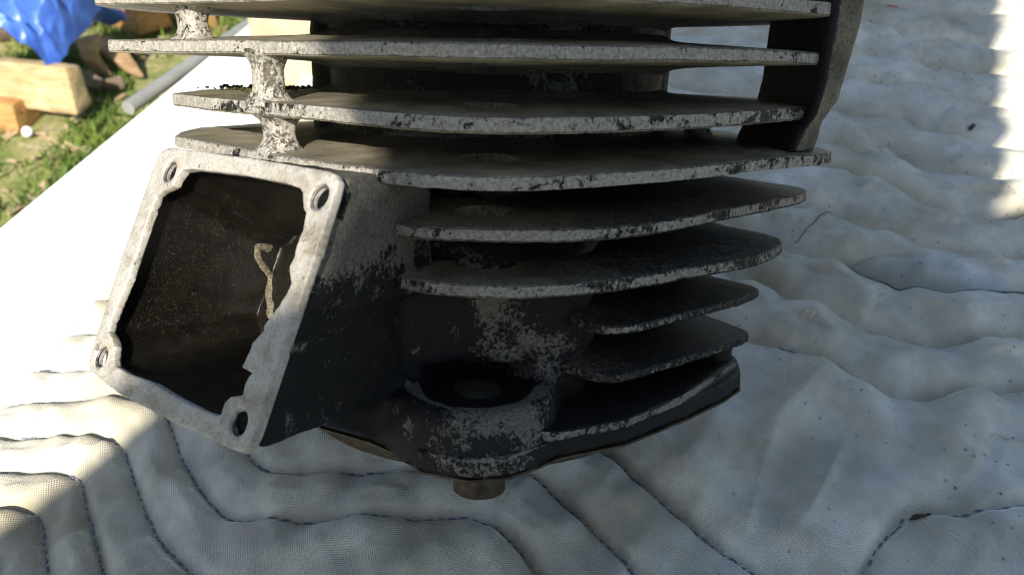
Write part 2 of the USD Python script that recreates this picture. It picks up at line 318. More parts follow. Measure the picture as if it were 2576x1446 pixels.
web = web0 + m3.Manifold.batch_hull([vcyl(-14, -30, 3.5, -72, -50), vcyl(-6, -24, 3, -72, -50)])
cols = vcyl(-42, 34, 8, -76, 44) + vcyl(39, 38, 8, -76, 44) + vcyl(30, 12, 9, -75, -23) + vcyl(47, 20, 6, -60, -46)
body = core + bulge + tract + boss + web + cols
body = body - vcyl(0, AX, 36, -90, 60) - m3.Manifold.batch_hull([vcyl(-2, -37, 11.3, -68.6, -64, 12.4), vcyl(-2, -32, 11, -68.6, -65.2)])
tb = relax(to_tm(body.refine_to_length(1.5)), 9, 0.55)
bodym = to_m3(tb)
# the passage behind the flange narrows and turns towards the bore
P_pocket = P_in.buffer(1.2, join_style=1).simplify(0.2)
pk = m3.Manifold.extrude(cs(P_pocket), 40, 24, 0, (0.55, 0.62))
pkt = to_tm(pk); v = np.array(pkt.vertices); cen = np.array(P_in.centroid.coords[0])
s = v[:, 2] / 40; k = 1 - 0.40 * sstep(0.05, 1, s)
base_uv = v[:, :2] / np.stack([1 - s * 0.45, 1 - s * 0.38], 1)
v[:, :2] = cen + (base_uv - cen) * k[:, None] + np.outer(s, [-17, -4])
v[:, 2] = -v[:, 2] + 1.5
pocket = f2b(trimesh.Trimesh(v, pkt.faces[:, ::-1], process=False))
if pocket.volume < 0: pocket.invert()
pocket_m = to_m3(pocket)
bodym = bodym - pocket_m
for (u, v_) in hole_c:
    h = trimesh.creation.cylinder(HR + 0.15, 9, sections=24); h.apply_translation([u, v_, -0.2]); bodym = bodym - to_m3(f2b(h))
tb = rough(to_tm(bodym.refine_to_length(1.3)), 0.35, 3.0, 2)
rt = np.array([-24, -50, -30.0])
def body_wear(p, n):
    big = fbm(p / 16, 3, 77); mid = fbm(p / 4.5, 4, 78)
    wall = sstep(30, 4, np.linalg.norm((p - np.array([-21, -50, -26])) * [1, .5, .85], axis=1))             # rubbed bare beside the flange
    bs = sstep(20, 5, np.linalg.norm((p - np.array([-1, -55, -73])) * [.8, .8, 1.3], axis=1))
    mid_ = sstep(24, 5, np.linalg.norm((p - np.array([9, -32, -58])) * [1.1, .5, .8], axis=1))
    corez = sstep(-30, -18, p[:, 2]) * sstep(-51, -47, -np.hypot(p[:, 0], p[:, 1] - AX))
    cr = sstep(16, 4, np.linalg.norm((p - np.array([40, -6, -48])) * [1, .6, 1], axis=1)); fr = sstep(22, 6, np.linalg.norm((p - np.array([-3, -33, -56])) * [1, .5, .9], axis=1))
    r = 0.12 * fr + 0.30 * cr + 0.15 + 0.50 * (big - .42) + 0.34 * (mid - .5) + 0.46 * wall + 0.28 * bs + 0.22 * mid_ + 0.24 * corez
    r = np.where((p[:, 0] < -14) & (p[:, 2] < -48) & (p[:, 1] < -20), r + 0.09 + 0.40 * (fbm(p / 2.6, 4, 79) - .5), r)
    rim_ = sstep(2.5, 1.0, np.abs(np.hypot(p[:, 0] + 2, p[:, 1] + 36) - 13.4)) * sstep(-70, -67.5, p[:, 2]) * (p[:, 1] < -38); r = r + 0.28 * rim_
    g = 0.04 + 0.12 * corez + 0.12 * wall + 0.2 * (mid - .5)
    cup = (np.hypot(p[:, 0] + 2, p[:, 1] + 36) < 11.9) & (p[:, 2] < -64.2); r = np.where(cup, -0.1, r); g = np.where(cup, -0.3, g)
    q_ = p - TL; inh = np.zeros(len(p), bool)
    for (u, v) in hole_c: inh |= np.hypot(q_ @ FU - u, q_ @ FV - v) < HR + 0.6
    inh &= np.abs(q_ @ FN) < 4.9; r = np.where(inh, -0.3, r); g = np.where(inh, -0.6, g)
    b = 0.44 + 0.02 * wall - 0.06 * corez
    return r, g, b
wear(part('cylinder_body', tb, METAL, smooth=50), body_wear)
# lining of the passage: a thin skin just inside the casting
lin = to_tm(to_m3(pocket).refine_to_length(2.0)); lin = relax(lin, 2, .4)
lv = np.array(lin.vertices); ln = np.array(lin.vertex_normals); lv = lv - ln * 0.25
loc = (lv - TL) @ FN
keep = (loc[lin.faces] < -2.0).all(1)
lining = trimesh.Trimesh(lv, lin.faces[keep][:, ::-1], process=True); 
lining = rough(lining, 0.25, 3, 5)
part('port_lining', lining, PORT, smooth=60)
# hardened sealant run on the passage wall
zs = [(822, 476), (790, 470), (768, 478), (766, 505), (775, 535), (795, 560), (815, 585), (832, 610), (838, 650), (836, 690), (840, 720), (845, 750), (842, 780)]
inter = trimesh.Trimesh(lining.vertices, lining.faces, process=False)
def hit(px, py):
    d = bray(px, py)
    tri = inter.vertices[inter.faces]; e1 = tri[:, 1] - tri[:, 0]; e2 = tri[:, 2] - tri[:, 0]
    h = np.cross(d, e2); a = (e1 * h).sum(1); a = np.where(np.abs(a) < 1e-9, 1e-9, a); s_ = EYE_B - tri[:, 0]; u = (s_ * h).sum(1) / a
    q = np.cross(s_, e1); v = (q @ d) / a; t = (e2 * q).sum(1) / a
    ok = (u >= 0) & (v >= 0) & (u + v <= 1) & (t > 1)
    return EYE_B + d * t[ok].min() if ok.any() else None
line = [hit(*zpx(*p)) for p in zs]; line = [q + 1.12 * (q - EYE_B) / np.linalg.norm(q - EYE_B) for q in line if q is not None]
if len(line) > 4:
    sp = [m3.Manifold.sphere(1.35, 14).translate(tuple(q)) for q in line]
    bead = to_tm(m3.Manifold.batch_boolean([m3.Manifold.batch_hull([sp[i], sp[i + 1]]) for i in range(len(sp) - 1)], m3.OpType.Add).refine_to_length(0.5))
    part('sealant_run', rough(relax(bead, 3), 0.4, 1.5, 8), CONE)

# ---- base flange, spigot, dowel
bo = Polygon([(-36, -34), (-24, -41), (-17, -47), (-12, -54), (-3, -57.5), (5, -56), (11, -51), (15, -47), (29, -40), (44, -26.5), (56, -14), (62, -6), (63, 2), (58, 12), (52, 40), (20, 84), (-20, 84), (-60, 40), (-52, 0)]).buffer(-2, join_style=1).buffer(4, join_style=1).buffer(-2, join_style=1)
notch = Polygon([(50, -12), (42, -21), (70, -30), (76, -10), (60, -3)])
bf = m3.Manifold.extrude(cs(bo), 4.2).translate((0, 0, -78.4)) - vcyl(0, AX, 36, -100, 0)
lip = Polygon([(3, -48), (14, -49), (29, -42), (43, -28), (62, -2), (60, 14), (40, 40), (10, 0)]).buffer(-1).buffer(1)
bf = bf + m3.Manifold.extrude(cs(lip), 2.4).translate((0, 0, -74.4))
tbf = rough(relax(to_tm(bf.refine_to_length(1.0)), 3, .4), 0.2, 2.5, 12)
def base_wear(p, n):
    mid = fbm(p / 4.0, 4, 91); big = fbm(p / 12, 2, 92)
    lipz = sstep(-75.0, -73.6, p[:, 2]) * sstep(0.75, 0.4, np.abs(n[:, 2])) * (p[:, 1] < 0)
    bs = sstep(15, 5, np.linalg.norm((p - np.array([-1, -55, -77])) * [.8, .8, 1], axis=1))
    return 0.16 + 0.25 * (big - .5) + 0.25 * (mid - .5) + 0.40 * lipz + 0.36 * bs, 0.12, 0.55 + 0.1 * lipz
wear(part('base_flange', tbf, METAL, smooth=45), base_wear)
gk = m3.Manifold.extrude(cs(bo.buffer(0.25)), 0.5).translate((0, 0, -79.0)) - vcyl(0, AX, 36, -100, 0)
part('base_gasket', to_tm(gk), RUST)
prof = np.array([(37, -95), (49.2, -95), (50, -94.2), (50, -79), (37, -79), (37, -95)])
t = trimesh.creation.revolve(prof, sections=180); t.apply_translation([-3, AX - 2, 0]); part('spigot', t, RUST)
dowel = vcyl(-1.3, -36.5, 5.7, -91, -78, n=48) - vcyl(-1.3, -36.5, 3.6, -93, -80, n=32)
part('dowel', rough(relax(to_tm(dowel.refine_to_length(0.8)), 2, .3), .15, 2, 3), RUST)
nut = vcyl(-2, -35, 6.5, -70, -68.0, 4.5, n=40)
part('stud_seat', rough(relax(to_tm(nut.refine_to_length(1)), 2), .3, 2, 5), noise_mat('corroded_seat', (0.006, 0.007, 0.005), (0.030, 0.027, 0.014), 400, .8, 4, .0001))

# ---- small posts that tie the fins together
def post(x, y, z0, z1, a, b, ang, fl_=2.2, seed=0):
    ths = np.linspace(0, 2 * np.pi, 40, endpoint=False); zz = np.linspace(z0 - 1, z1 + 1, 22); V = []
    for z in zz:
        e = min(z - z0, z1 - z); k = 1 + 0.7 * math.exp(-max(e, 0) / 1.1)
        q = np.stack([a * k * np.sign(np.cos(ths)) * np.abs(np.cos(ths)) ** .6, b * k * np.sign(np.sin(ths)) * np.abs(np.sin(ths)) ** .6], 1)
        c_, s_ = math.cos(ang), math.sin(ang); q = q @ np.array([[c_, s_], [-s_, c_]])
        V.append(np.c_[q + [x, y], np.full(40, z)])
    V = np.vstack(V); n = 40; F = []
    for i in range(len(zz) - 1):
        for j in range(n):
            p0, p1 = i * n + j, i * n + (j + 1) % n; F += [(p0, p1, p1 + n), (p0, p1 + n, p0 + n)]
    c0, c1 = len(V), len(V) + 1; V = np.vstack([V, [x, y, z0 - 1], [x, y, z1 + 1]])
    for j in range(n): F += [(c0, (j + 1) % n, j), (c1, len(V) - 2 - n + j, len(V) - 2 - n + (j + 1) % n)]
    tm = trimesh.Trimesh(V, F, process=False)
    if tm.volume < 0: tm.invert()
    return rough(to_tm(to_m3(tm).refine_to_length(0.9)), 0.25, 1.8, seed)
def post_wear(p, n):
    mid = fbm(p / 2.5, 3, 55); return 0.53 + 0.35 * (mid - .5), 0.5, 1.3
for (x, y, z0, z1, a, b, ang) in [(-70, 1, 2.5, 10.6, 3.9, 2.6, -0.75), (-48.5, -16, -10.1, 0, 3.7, 2.6, -0.75), (-46.5, -16.5, -20.5, -12.9, 3.4, 2.8, -0.75),
                                  (-70, 2, 13.3, 24, 3.9, 2.6, -.75), (58, 46, -20.5, -12.6, 3, 3, 0)]:
    wear(part('fin_post', post(x, y, z0, z1, a, b, ang, seed=int(abs(x))), METAL, smooth=50), post_wear)

# ---- dark rib that closes the fin ends on the right
prof = [(-20.4, 76.5), (-17, 77.5), (-13.6, 78), (-11, 79.6), (-8, 81.4), (-2, 82.6), (8, 84.6), (16, 85.4), (24, 86), (40, 86)]
inn = [(-20.4, 68.5), (-15.5, 70.5), (-12, 73), (-4, 74.5), (40, 77)]
def rib_at(z): return np.interp(z, [a for a, _ in inn], [b for _, b in inn]), np.interp(z, [a for a, _ in prof], [b for _, b in prof])
secs = []
zz = np.r_[np.linspace(-20.4, 40, 70)]
for z in zz:
    x0, x1 = rib_at(z); y0 = -4.0 + 0.02 * (z + 20)
    secs.append(np.array([(x0, y0 + 3), (x0 + .4, y0 + 1.2), (x0 + 1.6, y0), (x1 - 1.5, y0 + 3.2), (x1, y0 + 4.6), (x1 - 1, y0 + 30), (x0 - 5, y0 + 30)]))
n = 7; V = np.vstack([np.c_[s_, np.full(n, z)] for s_, z in zip(secs, zz)]); F = []
for i in range(len(zz) - 1):
    for j in range(n): p0, p1 = i * n + j, i * n + (j + 1) % n; F += [(p0, p1, p1 + n), (p0, p1 + n, p0 + n)]
for j in range(1, n - 1): F += [(0, j + 1, j), ((len(zz) - 1) * n, (len(zz) - 1) * n + j, (len(zz) - 1) * n + j + 1)]
rib = trimesh.Trimesh(V, F, process=False)
if rib.volume < 0: rib.invert()
rib = rough(relax(to_tm(to_m3(rib).refine_to_length(1.0)), 2, .4), 0.12, 2, 6)
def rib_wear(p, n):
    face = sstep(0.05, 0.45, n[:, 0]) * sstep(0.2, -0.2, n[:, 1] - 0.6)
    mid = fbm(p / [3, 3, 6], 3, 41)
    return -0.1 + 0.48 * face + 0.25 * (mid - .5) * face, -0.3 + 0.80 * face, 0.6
wear(part('end_rib', rib, METAL, smooth=40), rib_wear)

# moss and crumbs on the third fin
def moss(cx, cy, cz, sx, sy, n, rad, seed, inside=None):
    r = np.random.default_rng(seed); out = []
    for _ in range(n):
        t = trimesh.creation.icosphere(1, rad * r.uniform(.4, 1.1)); t.vertices = t.vertices * [1, 1, .7] + r.normal(0, rad * .12, t.vertices.shape)
        t.apply_translation([cx + r.normal(0, sx), cy + r.normal(0, sy), cz + r.uniform(0, .5)])
        if inside is None or inside.contains(Point(*t.vertices.mean(0)[:2])): out.append(t)
    return trimesh.util.concatenate(out)
tag(part('moss', moss(-60, 33, -9.2, 8, 6, 380, .5, 2, Polygon(o3).buffer(-.6)), MOSS), kind='stuff')
tag(part('crumbs', moss(-38, 26, 4.4, 2.2, 3, 40, .6, 3), MOSS), kind='stuff')

# ---------------------------------------------------------------- table
ZQ = EYE - 0.204                             # quilt's underside-level of seams
ZT = ZQ - 0.004
eA, eB = at(0, 575, ZT), at(640, 50, ZT)
ed = (eB - eA)[:2]; ed /= np.linalg.norm(ed); en = np.array([ed[1], -ed[0]])       # en points to the right, across the table
def tp(s, t): return eA[:2] + ed * s + en * t
WHITE = noise_mat('white_plastic', (0.76, 0.76, 0.75), (0.84, 0.84, 0.83), 40, 0.4)
GREY = noise_mat('grey_tube_paint', (0.20, 0.20, 0.20), (0.27, 0.27, 0.26), 60, 0.45)
tbl = empty('folding_table', (*tp(0.2, 0.4), 0))
tag(tbl, 'white folding table with a grey tube under its edge', 'table')
def rel(prim_loc, tm): t = tm.copy(); t.apply_translation(-np.asarray(prim_loc, float)); return t
tloc = np.array([*tp(0.2, 0.4), 0])
def slab(s0, s1, t0, t1, z0, z1, r=0.012):
    q = Polygon([tp(s0, t0), tp(s1, t0), tp(s1, t1), tp(s0, t1)]).buffer(-r).buffer(r, quad_segs=8)
    return to_tm(m3.Manifold.extrude(m3.CrossSection([np.array(q.exterior.coords)[:-1]], m3.FillRule.EvenOdd), z1 - z0).translate((0, 0, z0)))
obj('table_top', rel(tloc, slab(-0.35, 1.0, 0, 0.80, ZT - 0.022, ZT)), WHITE, tbl)
def tube(pts, r, n=14):
    pts = np.asarray(pts, float); ms = []
    for a, b in zip(pts[:-1], pts[1:]):
        ms.append(trimesh.creation.cylinder(r, segment=[a, b], sections=n))
    return trimesh.util.concatenate(ms)
zr = ZT - 0.045
ra, rb = at(322, 272, zr), at(660, 40, zr); rd = (rb - ra) / np.linalg.norm(rb - ra)
obj('frame_tube', rel(tloc, tube([ra, ra + rd * 0.75], 0.0045)), GREY, tbl)
for s_, t_ in ((-0.2, 0.08), (-0.2, 0.72), (0.85, 0.08), (0.85, 0.72)):
    a = np.array([*tp(s_, t_), ZT - 0.022]); obj('leg', rel(tloc, tube([a, [a[0], a[1], 0.0]], 0.012)), GREY, tbl)

# ---------------------------------------------------------------- quilt
S = []                                       # stitched seams, read off the photograph
def seam(*p): S.append(np.array(p, float))
seam((-60, 1033), (0, 1031), (150, 1025), (300, 1025), (383, 1036), (417, 1051), (443, 1111), (463, 1171), (483, 1205), (520, 1265), (573, 1318), (617, 1328), (800, 1333), (942, 1324), (1142, 1323), (1219, 1325), (1245, 1338), (1292, 1385), (1342, 1445), (1400, 1530))
seam((-60, 1112), (0, 1111), (167, 1108), (250, 1113), (300, 1125), (317, 1145), (333, 1191), (357, 1265), (377, 1311), (397, 1358), (427, 1401), (467, 1441), (520, 1490), (600, 1510), (1100, 1500), (1200, 1560))
seam((-60, 1200), (0, 1198), (110, 1195), (173, 1205), (207, 1215), (217, 1248), (230, 1311), (243, 1358), (257, 1408), (263, 1438), (290, 1560))
seam((-60, 1292), (0, 1291), (50, 1291), (100, 1305), (110, 1318), (117, 1375), (127, 1445), (140, 1560))
seam((-60, 1380), (-10, 1400), (0, 1440), (10, 1560))
seam((60, 948), (300, 945), (420, 960), (520, 1010), (570, 1080), (620, 1151), (633, 1168), (677, 1210), (767, 1211), (858, 1206), (992, 1203), (1075, 1195), (1142, 1198), (1290, 1198), (1325, 1200), (1352, 1211), (1378, 1238), (1418, 1278), (1485, 1345), (1535, 1391), (1575, 1435), (1640, 1520))
seam((160, 850), (420, 855), (600, 900), (700, 985), (760, 1075), (800, 1090), (1100, 1085), (1400, 1075), (1470, 1105), (1512, 1145), (1552, 1181), (1592, 1221), (1659, 1281), (1717, 1325), (1767, 1368), (1817, 1408), (1877, 1445), (1960, 1530))
seam((225, 770), (500, 770), (720, 800), (850, 900), (1000, 960), (1300, 960), (1500, 950))
seam((1600, 780), (1740, 815), (1864, 872), (1904, 895), (1950, 919), (2000, 939), (2037, 955), (2077, 968), (2117, 995), (2200, 1015), (2250, 1036), (2300, 1028), (2457, 1025), (2576, 998), (2680, 985))
seam((1500, 620), (1700, 670), (1820, 705), (1904, 749), (1950, 769), (2000, 792), (2050, 810), (2117, 842), (2150, 859), (2250, 882), (2317, 894), (2434, 885), (2500, 879), (2576, 879), (2680, 875))
seam((2267, 1331), (2350, 1328), (2467, 1318), (2576, 1298), (2680, 1280))
seam((2267, 1331), (2200, 1400), (2150, 1480))
seam((1500, 540), (1800, 590), (1940, 640), (2000, 660), (2110, 695), (2200, 728), (2300, 757), (2360, 767), (2430, 762), (2576, 762), (2680, 762))
seam((1500, 460), (1700, 490), (1830, 512), (1930, 539), (2017, 552), (2094, 560), (2150, 585), (2260, 619), (2317, 642), (2417, 662), (2500, 664), (2576, 662), (2680, 665))
seam((1500, 380), (1800, 425), (2000, 452), (2100, 465), (2194, 482), (2234, 505), (2317, 545), (2367, 562), (2450, 575), (2517, 570), (2576, 562), (2680, 555))
seam((1400, 290), (1700, 325), (1950, 370), (2070, 387), (2150, 395), (2217, 393), (2244, 410), (2317, 443), (2367, 467), (2434, 482), (2576, 480), (2680, 480))
seam((1400, 215), (1700, 245), (1950, 285), (2094, 307), (2134, 323), (2197, 322), (2257, 315), (2300, 340), (2344, 363), (2417, 373), (2484, 387), (2576, 390), (2680, 392))
seam((1300, 140), (1600, 160), (1900, 200), (2130, 227), (2184, 237), (2217, 253), (2284, 242), (2334, 253), (2367, 273), (2400, 283), (2450, 300), (2517, 307), (2576, 305), (2680, 310))
seam((1300, 80), (1600, 95), (1900, 125), (2140, 147), (2177, 153), (2237, 173), (2310, 190), (2350, 190), (2417, 210), (2477, 218), (2576, 222), (2680, 228))
seam((1300, 30), (1700, 45), (2000, 62), (2157, 77), (2200, 90), (2250, 110), (2284, 127), (2350, 133), (2450, 147), (2576, 150), (2680, 155))
seam((1300, -20), (1700, -10), (2000, 5), (2157, 17), (2217, 37), (2267, 53), (2300, 57), (2384, 63), (2484, 72), (2576, 77), (2680, 80))
seam((1300, -65), (1700, -55), (2000, -45), (2300, 0), (2450, 8), (2576, 20), (2680, 25))
seam((1300, -110), (2000, -95), (2300, -60), (2680, -30))
seam((1300, -150), (2000, -140), (2680, -85))
seam((700, 690), (900, 720), (1100, 760), (1500, 720))
seam((300, 690), (500, 640), (800, 600), (1300, 560)); seam((560, 520), (800, 480), (1350, 420)); seam((600, 420), (900, 360), (1350, 300)); seam((640, 300), (900, 250), (1300, 200)); seam((690, 200), (900, 160), (1280, 130))
ZS = ZQ + 0.0035
for k, q in enumerate(S):                     # the rows go on past the picture's right border
    if q[-1, 0] > 2600:
        m_ = np.clip((q[-1, 1] - q[-3, 1]) / (q[-1, 0] - q[-3, 0]), -.12, .12); xx = np.arange(2760, 4000, 80.)
        S[k] = np.vstack([q, np.stack([xx, q[-1, 1] + m_ * (xx - q[-1, 0]) + 14 * np.sin(xx / 130 + k)], 1)])
SP, SL, SI = [], [], []; off = 0.0; world_seams = []
for k, q in enumerate(S):
    w = np.array([at(x, y, ZS)[:2] for x, y in q])
    # smooth resampling every millimetre
    d = np.r_[0, np.cumsum(np.linalg.norm(np.diff(w, axis=0), axis=1))]
    t = np.arange(0, d[-1], 0.001); c = np.stack([np.interp(t, d, w[:, 0]), np.interp(t, d, w[:, 1])], 1)
    c = np.stack([gaussian_filter(c[:, 0], 2.5, mode='nearest'), gaussian_filter(c[:, 1], 2.5, mode='nearest')], 1)
    world_seams.append(c); SP.append(c); SL.append(t + off); off += d[-1] + 0.3
SP, SL = np.vstack(SP), np.concatenate(SL)
q0, q1 = at(20, 1000, ZQ)[:2], at(290, 710, ZQ)[:2]
tq = 0.5 * ((q0 - eA[:2]) @ en + (q1 - eA[:2]) @ en)
st = 0.001
s_ = np.arange(-0.17, 0.62, st); t_ = np.arange(tq - 0.001, tq + 0.56, st)
SS, TT = np.meshgrid(s_, t_, indexing='ij')
edge_wob = 0.006 * np.abs(np.sin(s_ * 95 + 2 * np.sin(s_ * 23))) - 0.003
T2 = TT + (edge_wob[:, None] * np.exp(-(TT - tq) / 0.03))
XY = eA[:2] + SS[..., None] * ed + T2[..., None] * en
flat = XY.reshape(-1, 2)
dd, ii = cKDTree(SP).query(flat, k=1)
L = SL[ii]
def n2(x, y, sc, seed): return fbm(np.stack([x / sc, y / sc, 0 * x + seed * 3.1], -1), 3, seed)
x, y = flat.T
far_rows = sstep(0.20, 0.27, y + 0.35 * np.maximum(x, -.05))
puff = 0.0054 * (1 - np.exp(-dd / (0.0011 + 0.0006 * far_rows))) + (0.0012 + 0.0044 * far_rows) * (1 - np.exp(-dd / (0.0075 - 0.0025 * far_rows)))
puck = (noise(np.stack([L / 0.0105, dd / 0.03, 0 * L], -1), 3) - .5) * 2
puck2 = (noise(np.stack([L / 0.0047, dd / 0.02, 0 * L + 5], -1), 4) - .5) * 2
pl = 0.0015 * puck * np.exp(-dd / 0.016) * (1 - np.exp(-dd / 0.002)) + 0.0013 * puck2 * np.exp(-dd / 0.010) * (1 - np.exp(-dd / 0.0012))
big = (n2(x, y, 0.09, 5) - .5) * 0.004 + (n2(x, y, 0.03, 6) - .5) * 0.0018
rid = (1 - np.abs(2 * n2(x * 0.75 + y * 0.65, y * 0.25 - x * .3, 0.022, 8) - 1)) ** 4 * 0.0018
dw = 0.006 * (n2(x, y, 0.04, 17) - .5)
dn = fbm(np.stack([(x * 0.84 - y * 0.54 + dw) / 0.011, (x * 0.54 + y * 0.84) / 0.075, 0 * x], -1), 2, 12)
diag = ((1 - np.abs(2 * dn - 1)) ** 2.5 * 0.0030 + (dn - .5) * 0.0022) * (1 - np.exp(-dd / 0.005)) * (1 - .75 * far_rows) * sstep(.40, .58, n2(x, y, 0.06, 19) + .06)
H = (puff + pl + big + rid * 1.0 + diag + 0.0026 * far_rows * puck * (1 - np.exp(-dd / 0.004))).reshape(SS.shape)
H = gaussian_filter(H, 0.55)
# hand-shaped folds, photographed at the lower right and beside the base
def fold(p0, p1, amp, wid):
    a, b = at(*p0, ZS)[:2], at(*p1, ZS)[:2]; d = b - a; ln = np.linalg.norm(d); d /= ln
    u = (flat - a) @ d; vv = (flat - a) @ np.array([-d[1], d[0]])
    return (amp * np.exp(-(vv / wid) ** 2) * sstep(-0.01, 0.012, u) * sstep(ln + 0.012, ln - 0.01, u)).reshape(SS.shape) * 1.15
for f in [((2110, 1010), (2210, 1180), .005, .008), ((1900, 1170), (2090, 960), .0035, .008), ((2290, 1200), (2040, 1460), .003, .010), ((2460, 1000), (2330, 1240), .003, .007),
          ((2080, 1000), (1980, 1420), .0028, .007), ((900, 1330), (1000, 1210), .0022, .005), ((1080, 1330), (1130, 1230), .0018, .005), ((640, 1400), (760, 1230), .002, .006),
          ((700, 1446), (980, 1340), .0025, .006), ((2520, 1330), (2360, 1446), .003, .008), ((1500, 1310), (1700, 1230), .0012, .006), ((1250, 1446), (1190, 1330), .0015, .006),
          ((1890, 1010), (2010, 890), .004, .008), ((1840, 1060), (1730, 1220), .0035, .010), ((2060, 820), (1960, 930), .003, .007)]:
    H += fold(*f)
depth = np.minimum(T2 - tq, 1)
rim = sstep(-0.001, 0.009, depth)
Z = ZQ + rim * (0.002 + H) - (1 - rim) * 0.003
Z = np.maximum(Z, ZT + 0.0008)
bz = W([0, AX, -100]); # the spigot's far rim presses into the padding
rimp = W(np.stack([-3 + 49.6 * np.cos(np.linspace(0, 6.28, 200)), AX - 2 + 49.6 * np.sin(np.linspace(0, 6.28, 200)), np.full(200, -95)], 1))
dr, ir = cKDTree(rimp[:, :2]).query(flat)
press = (rimp[ir, 2] - 0.0005).reshape(SS.shape); wgt = np.exp(-(dr / 0.012) ** 2).reshape(SS.shape)
Z = np.where(Z > press, Z * (1 - wgt) + press * wgt, Z)
Vq = np.concatenate([XY, Z[..., None]], -1).reshape(-1, 3)
ni, nj = SS.shape
ci, cj = np.meshgrid(np.arange(ni - 1), np.arange(nj - 1), indexing='ij'); a = (ci * nj + cj).ravel()
Fq = np.vstack([np.stack([a, a + nj, a + nj + 1], 1), np.stack([a, a + nj + 1, a + 1], 1)])
tmp = trimesh.Trimesh(Vq, Fq, process=False)
if tmp.face_normals[0][2] < 0: Fq = Fq[:, ::-1]

def quilt_mat(name, tint=(1, 1, 1)):
    A, B = np.array([0.61, 0.585, 0.49]) * tint, np.array([0.77, 0.75, 0.65]) * tint
    pink, yel, brown = at(600, 1400, ZS), at(403, 1256, ZS), at(2100, 1180, ZS)
    nodes = {'g': ('geometry', {}), 'n': ('noise_texture', {'scale': 45, 'detail': 6, 'roughness': 0.62}), 'r': ('rgb_ramp', {'ramp': [(0.30, tuple(A * [.86, .84, .78])), (0.46, tuple(A)), (0.62, tuple(B))]}), 'gn': ('noise_texture', {'scale': 13, 'detail': 5, 'roughness': .6}), 'gr': ('rgb_ramp', {'ramp': [(.34, (.74, .69, .59)), (.54, (1, .99, .96))]}), 'gm': ('mix_color', {'blend_type': 'multiply', 'fac': .9}),
             'v': ('voronoi_texture', {'scale': 240, 'randomness': 1.0}), 'vs': ('noise_texture', {'scale': 22, 'detail': 3}),
             'vt': ('map_range', {'from_min': 0.17, 'from_max': 0.05, 'to_min': 0, 'to_max': 0.9, 'clamp': True}),
             'vm': ('map_range', {'from_min': 0.38, 'from_max': 0.62, 'to_min': 0, 'to_max': 1, 'clamp': True}), 'vx': ('math', {'math_type': 'multiply'}),
             'sp': ('separate_xyz', {}), 'side': ('map_range', {'from_min': -0.03, 'from_max': 0.12, 'to_min': 0.22, 'to_max': 1, 'clamp': True}), 'vy': ('math', {'math_type': 'multiply'}),
             'mx': ('mix_color', {'b': (0.055, 0.050, 0.04)}),
             'map': ('mapping', {'mapping_type': 'point', 'rotation': (0, 0, -0.25), 'scale': (1, 1, 1)}),
             'wa': ('wave_texture', {'bands_direction': 'x', 'scale': 560, 'distortion': 0.8, 'detail': 1}), 'wb': ('wave_texture', {'bands_direction': 'y', 'scale': 560, 'distortion': 0.8, 'detail': 1}),
             'wc': ('math', {'math_type': 'add'}), 'fz': ('noise_texture', {'scale': 1400, 'detail': 2}), 'wd': ('math', {'math_type': 'add'}),
             'b': ('bump', {'strength': 0.55, 'distance': 0.0002}), 'p': ('principled_bsdf', {'roughness': 0.95, 'specular_ior_level': 0.1, 'sheen_weight': 0.15})}
    links = [('g.position', 'n.vector'), ('g.position', 'v.vector'), ('g.position', 'vs.vector'), ('n.fac', 'r.fac'), ('v.distance', 'vt.value'), ('vs.fac', 'vm.value'), ('vt.result', 'vx.value1'), ('vm.result', 'vx.value2'),
             ('g.position', 'sp.vector'), ('sp.x', 'side.value'), ('vx.value', 'vy.value1'), ('side.result', 'vy.value2'), ('vy.value', 'mx.fac'), ('g.position', 'gn.vector'), ('gn.fac', 'gr.fac'), ('r.color', 'gm.a'), ('gr.color', 'gm.b'), ('gm.result', 'mx.a'),
             ('g.position', 'map.vector'), ('map.vector', 'wa.vector'), ('map.vector', 'wb.vector'), ('wa.fac', 'wc.value1'), ('wb.fac', 'wc.value2'), ('g.position', 'fz.vector'), ('wc.value', 'wd.value1'), ('fz.fac', 'wd.value2'), ('wd.value', 'b.height'), ('b.normal', 'p.normal')]
    last = 'mx.result'
    for i, (c, rad, col, amt) in enumerate([(pink, 0.012, (0.55, 0.36, 0.38), .55), (yel, 0.003, (0.72, 0.68, 0.30), .6), (brown, 0.03, (0.50, 0.46, 0.38), .35)]):
        nodes |= {f'd{i}': ('vector_math', {'math_type': 'distance', 'vector2': tuple(c)}), f'e{i}': ('map_range', {'from_min': rad, 'from_max': rad * .2, 'to_min': 0, 'to_max': amt, 'clamp': True}), f'm{i}': ('mix_color', {'b': col})}
        links += [('g.position', f'd{i}.vector1'), (f'd{i}.value', f'e{i}.value'), (f'e{i}.result', f'm{i}.fac'), (last, f'm{i}.a')]; last = f'm{i}.result'
    return material(name, nodes, links + [(last, 'p.base_color')], surface='p.BSDF')
CLOTH = quilt_mat('grubby_white_cotton')
quilt = empty('quilt', (*tp(0.2, tq + .28), ZQ)); qloc = np.array([*tp(0.2, tq + .28), ZQ])
tag(quilt, 'grubby white stitched quilt spread over the table under the engine cylinder', 'quilt')
obj('quilted_cloth', rel(qloc, trimesh.Trimesh(Vq, Fq, process=False)), CLOTH, quilt, smooth=True)
def zq(p):                                   # the cloth's height at a point
    r = np.atleast_2d(p)[:, :2] - eA[:2]; i = (r @ ed - s_[0]) / st; j = (r @ en - t_[0]) / st
    return map_coordinates(Z, [i, j], order=1, mode='nearest')
THREAD = material('blue_grey_thread', {'p': ('principled_bsdf', {'base_color': (0.16, 0.20, 0.27), 'roughness': 0.9})}, surface='p.BSDF')
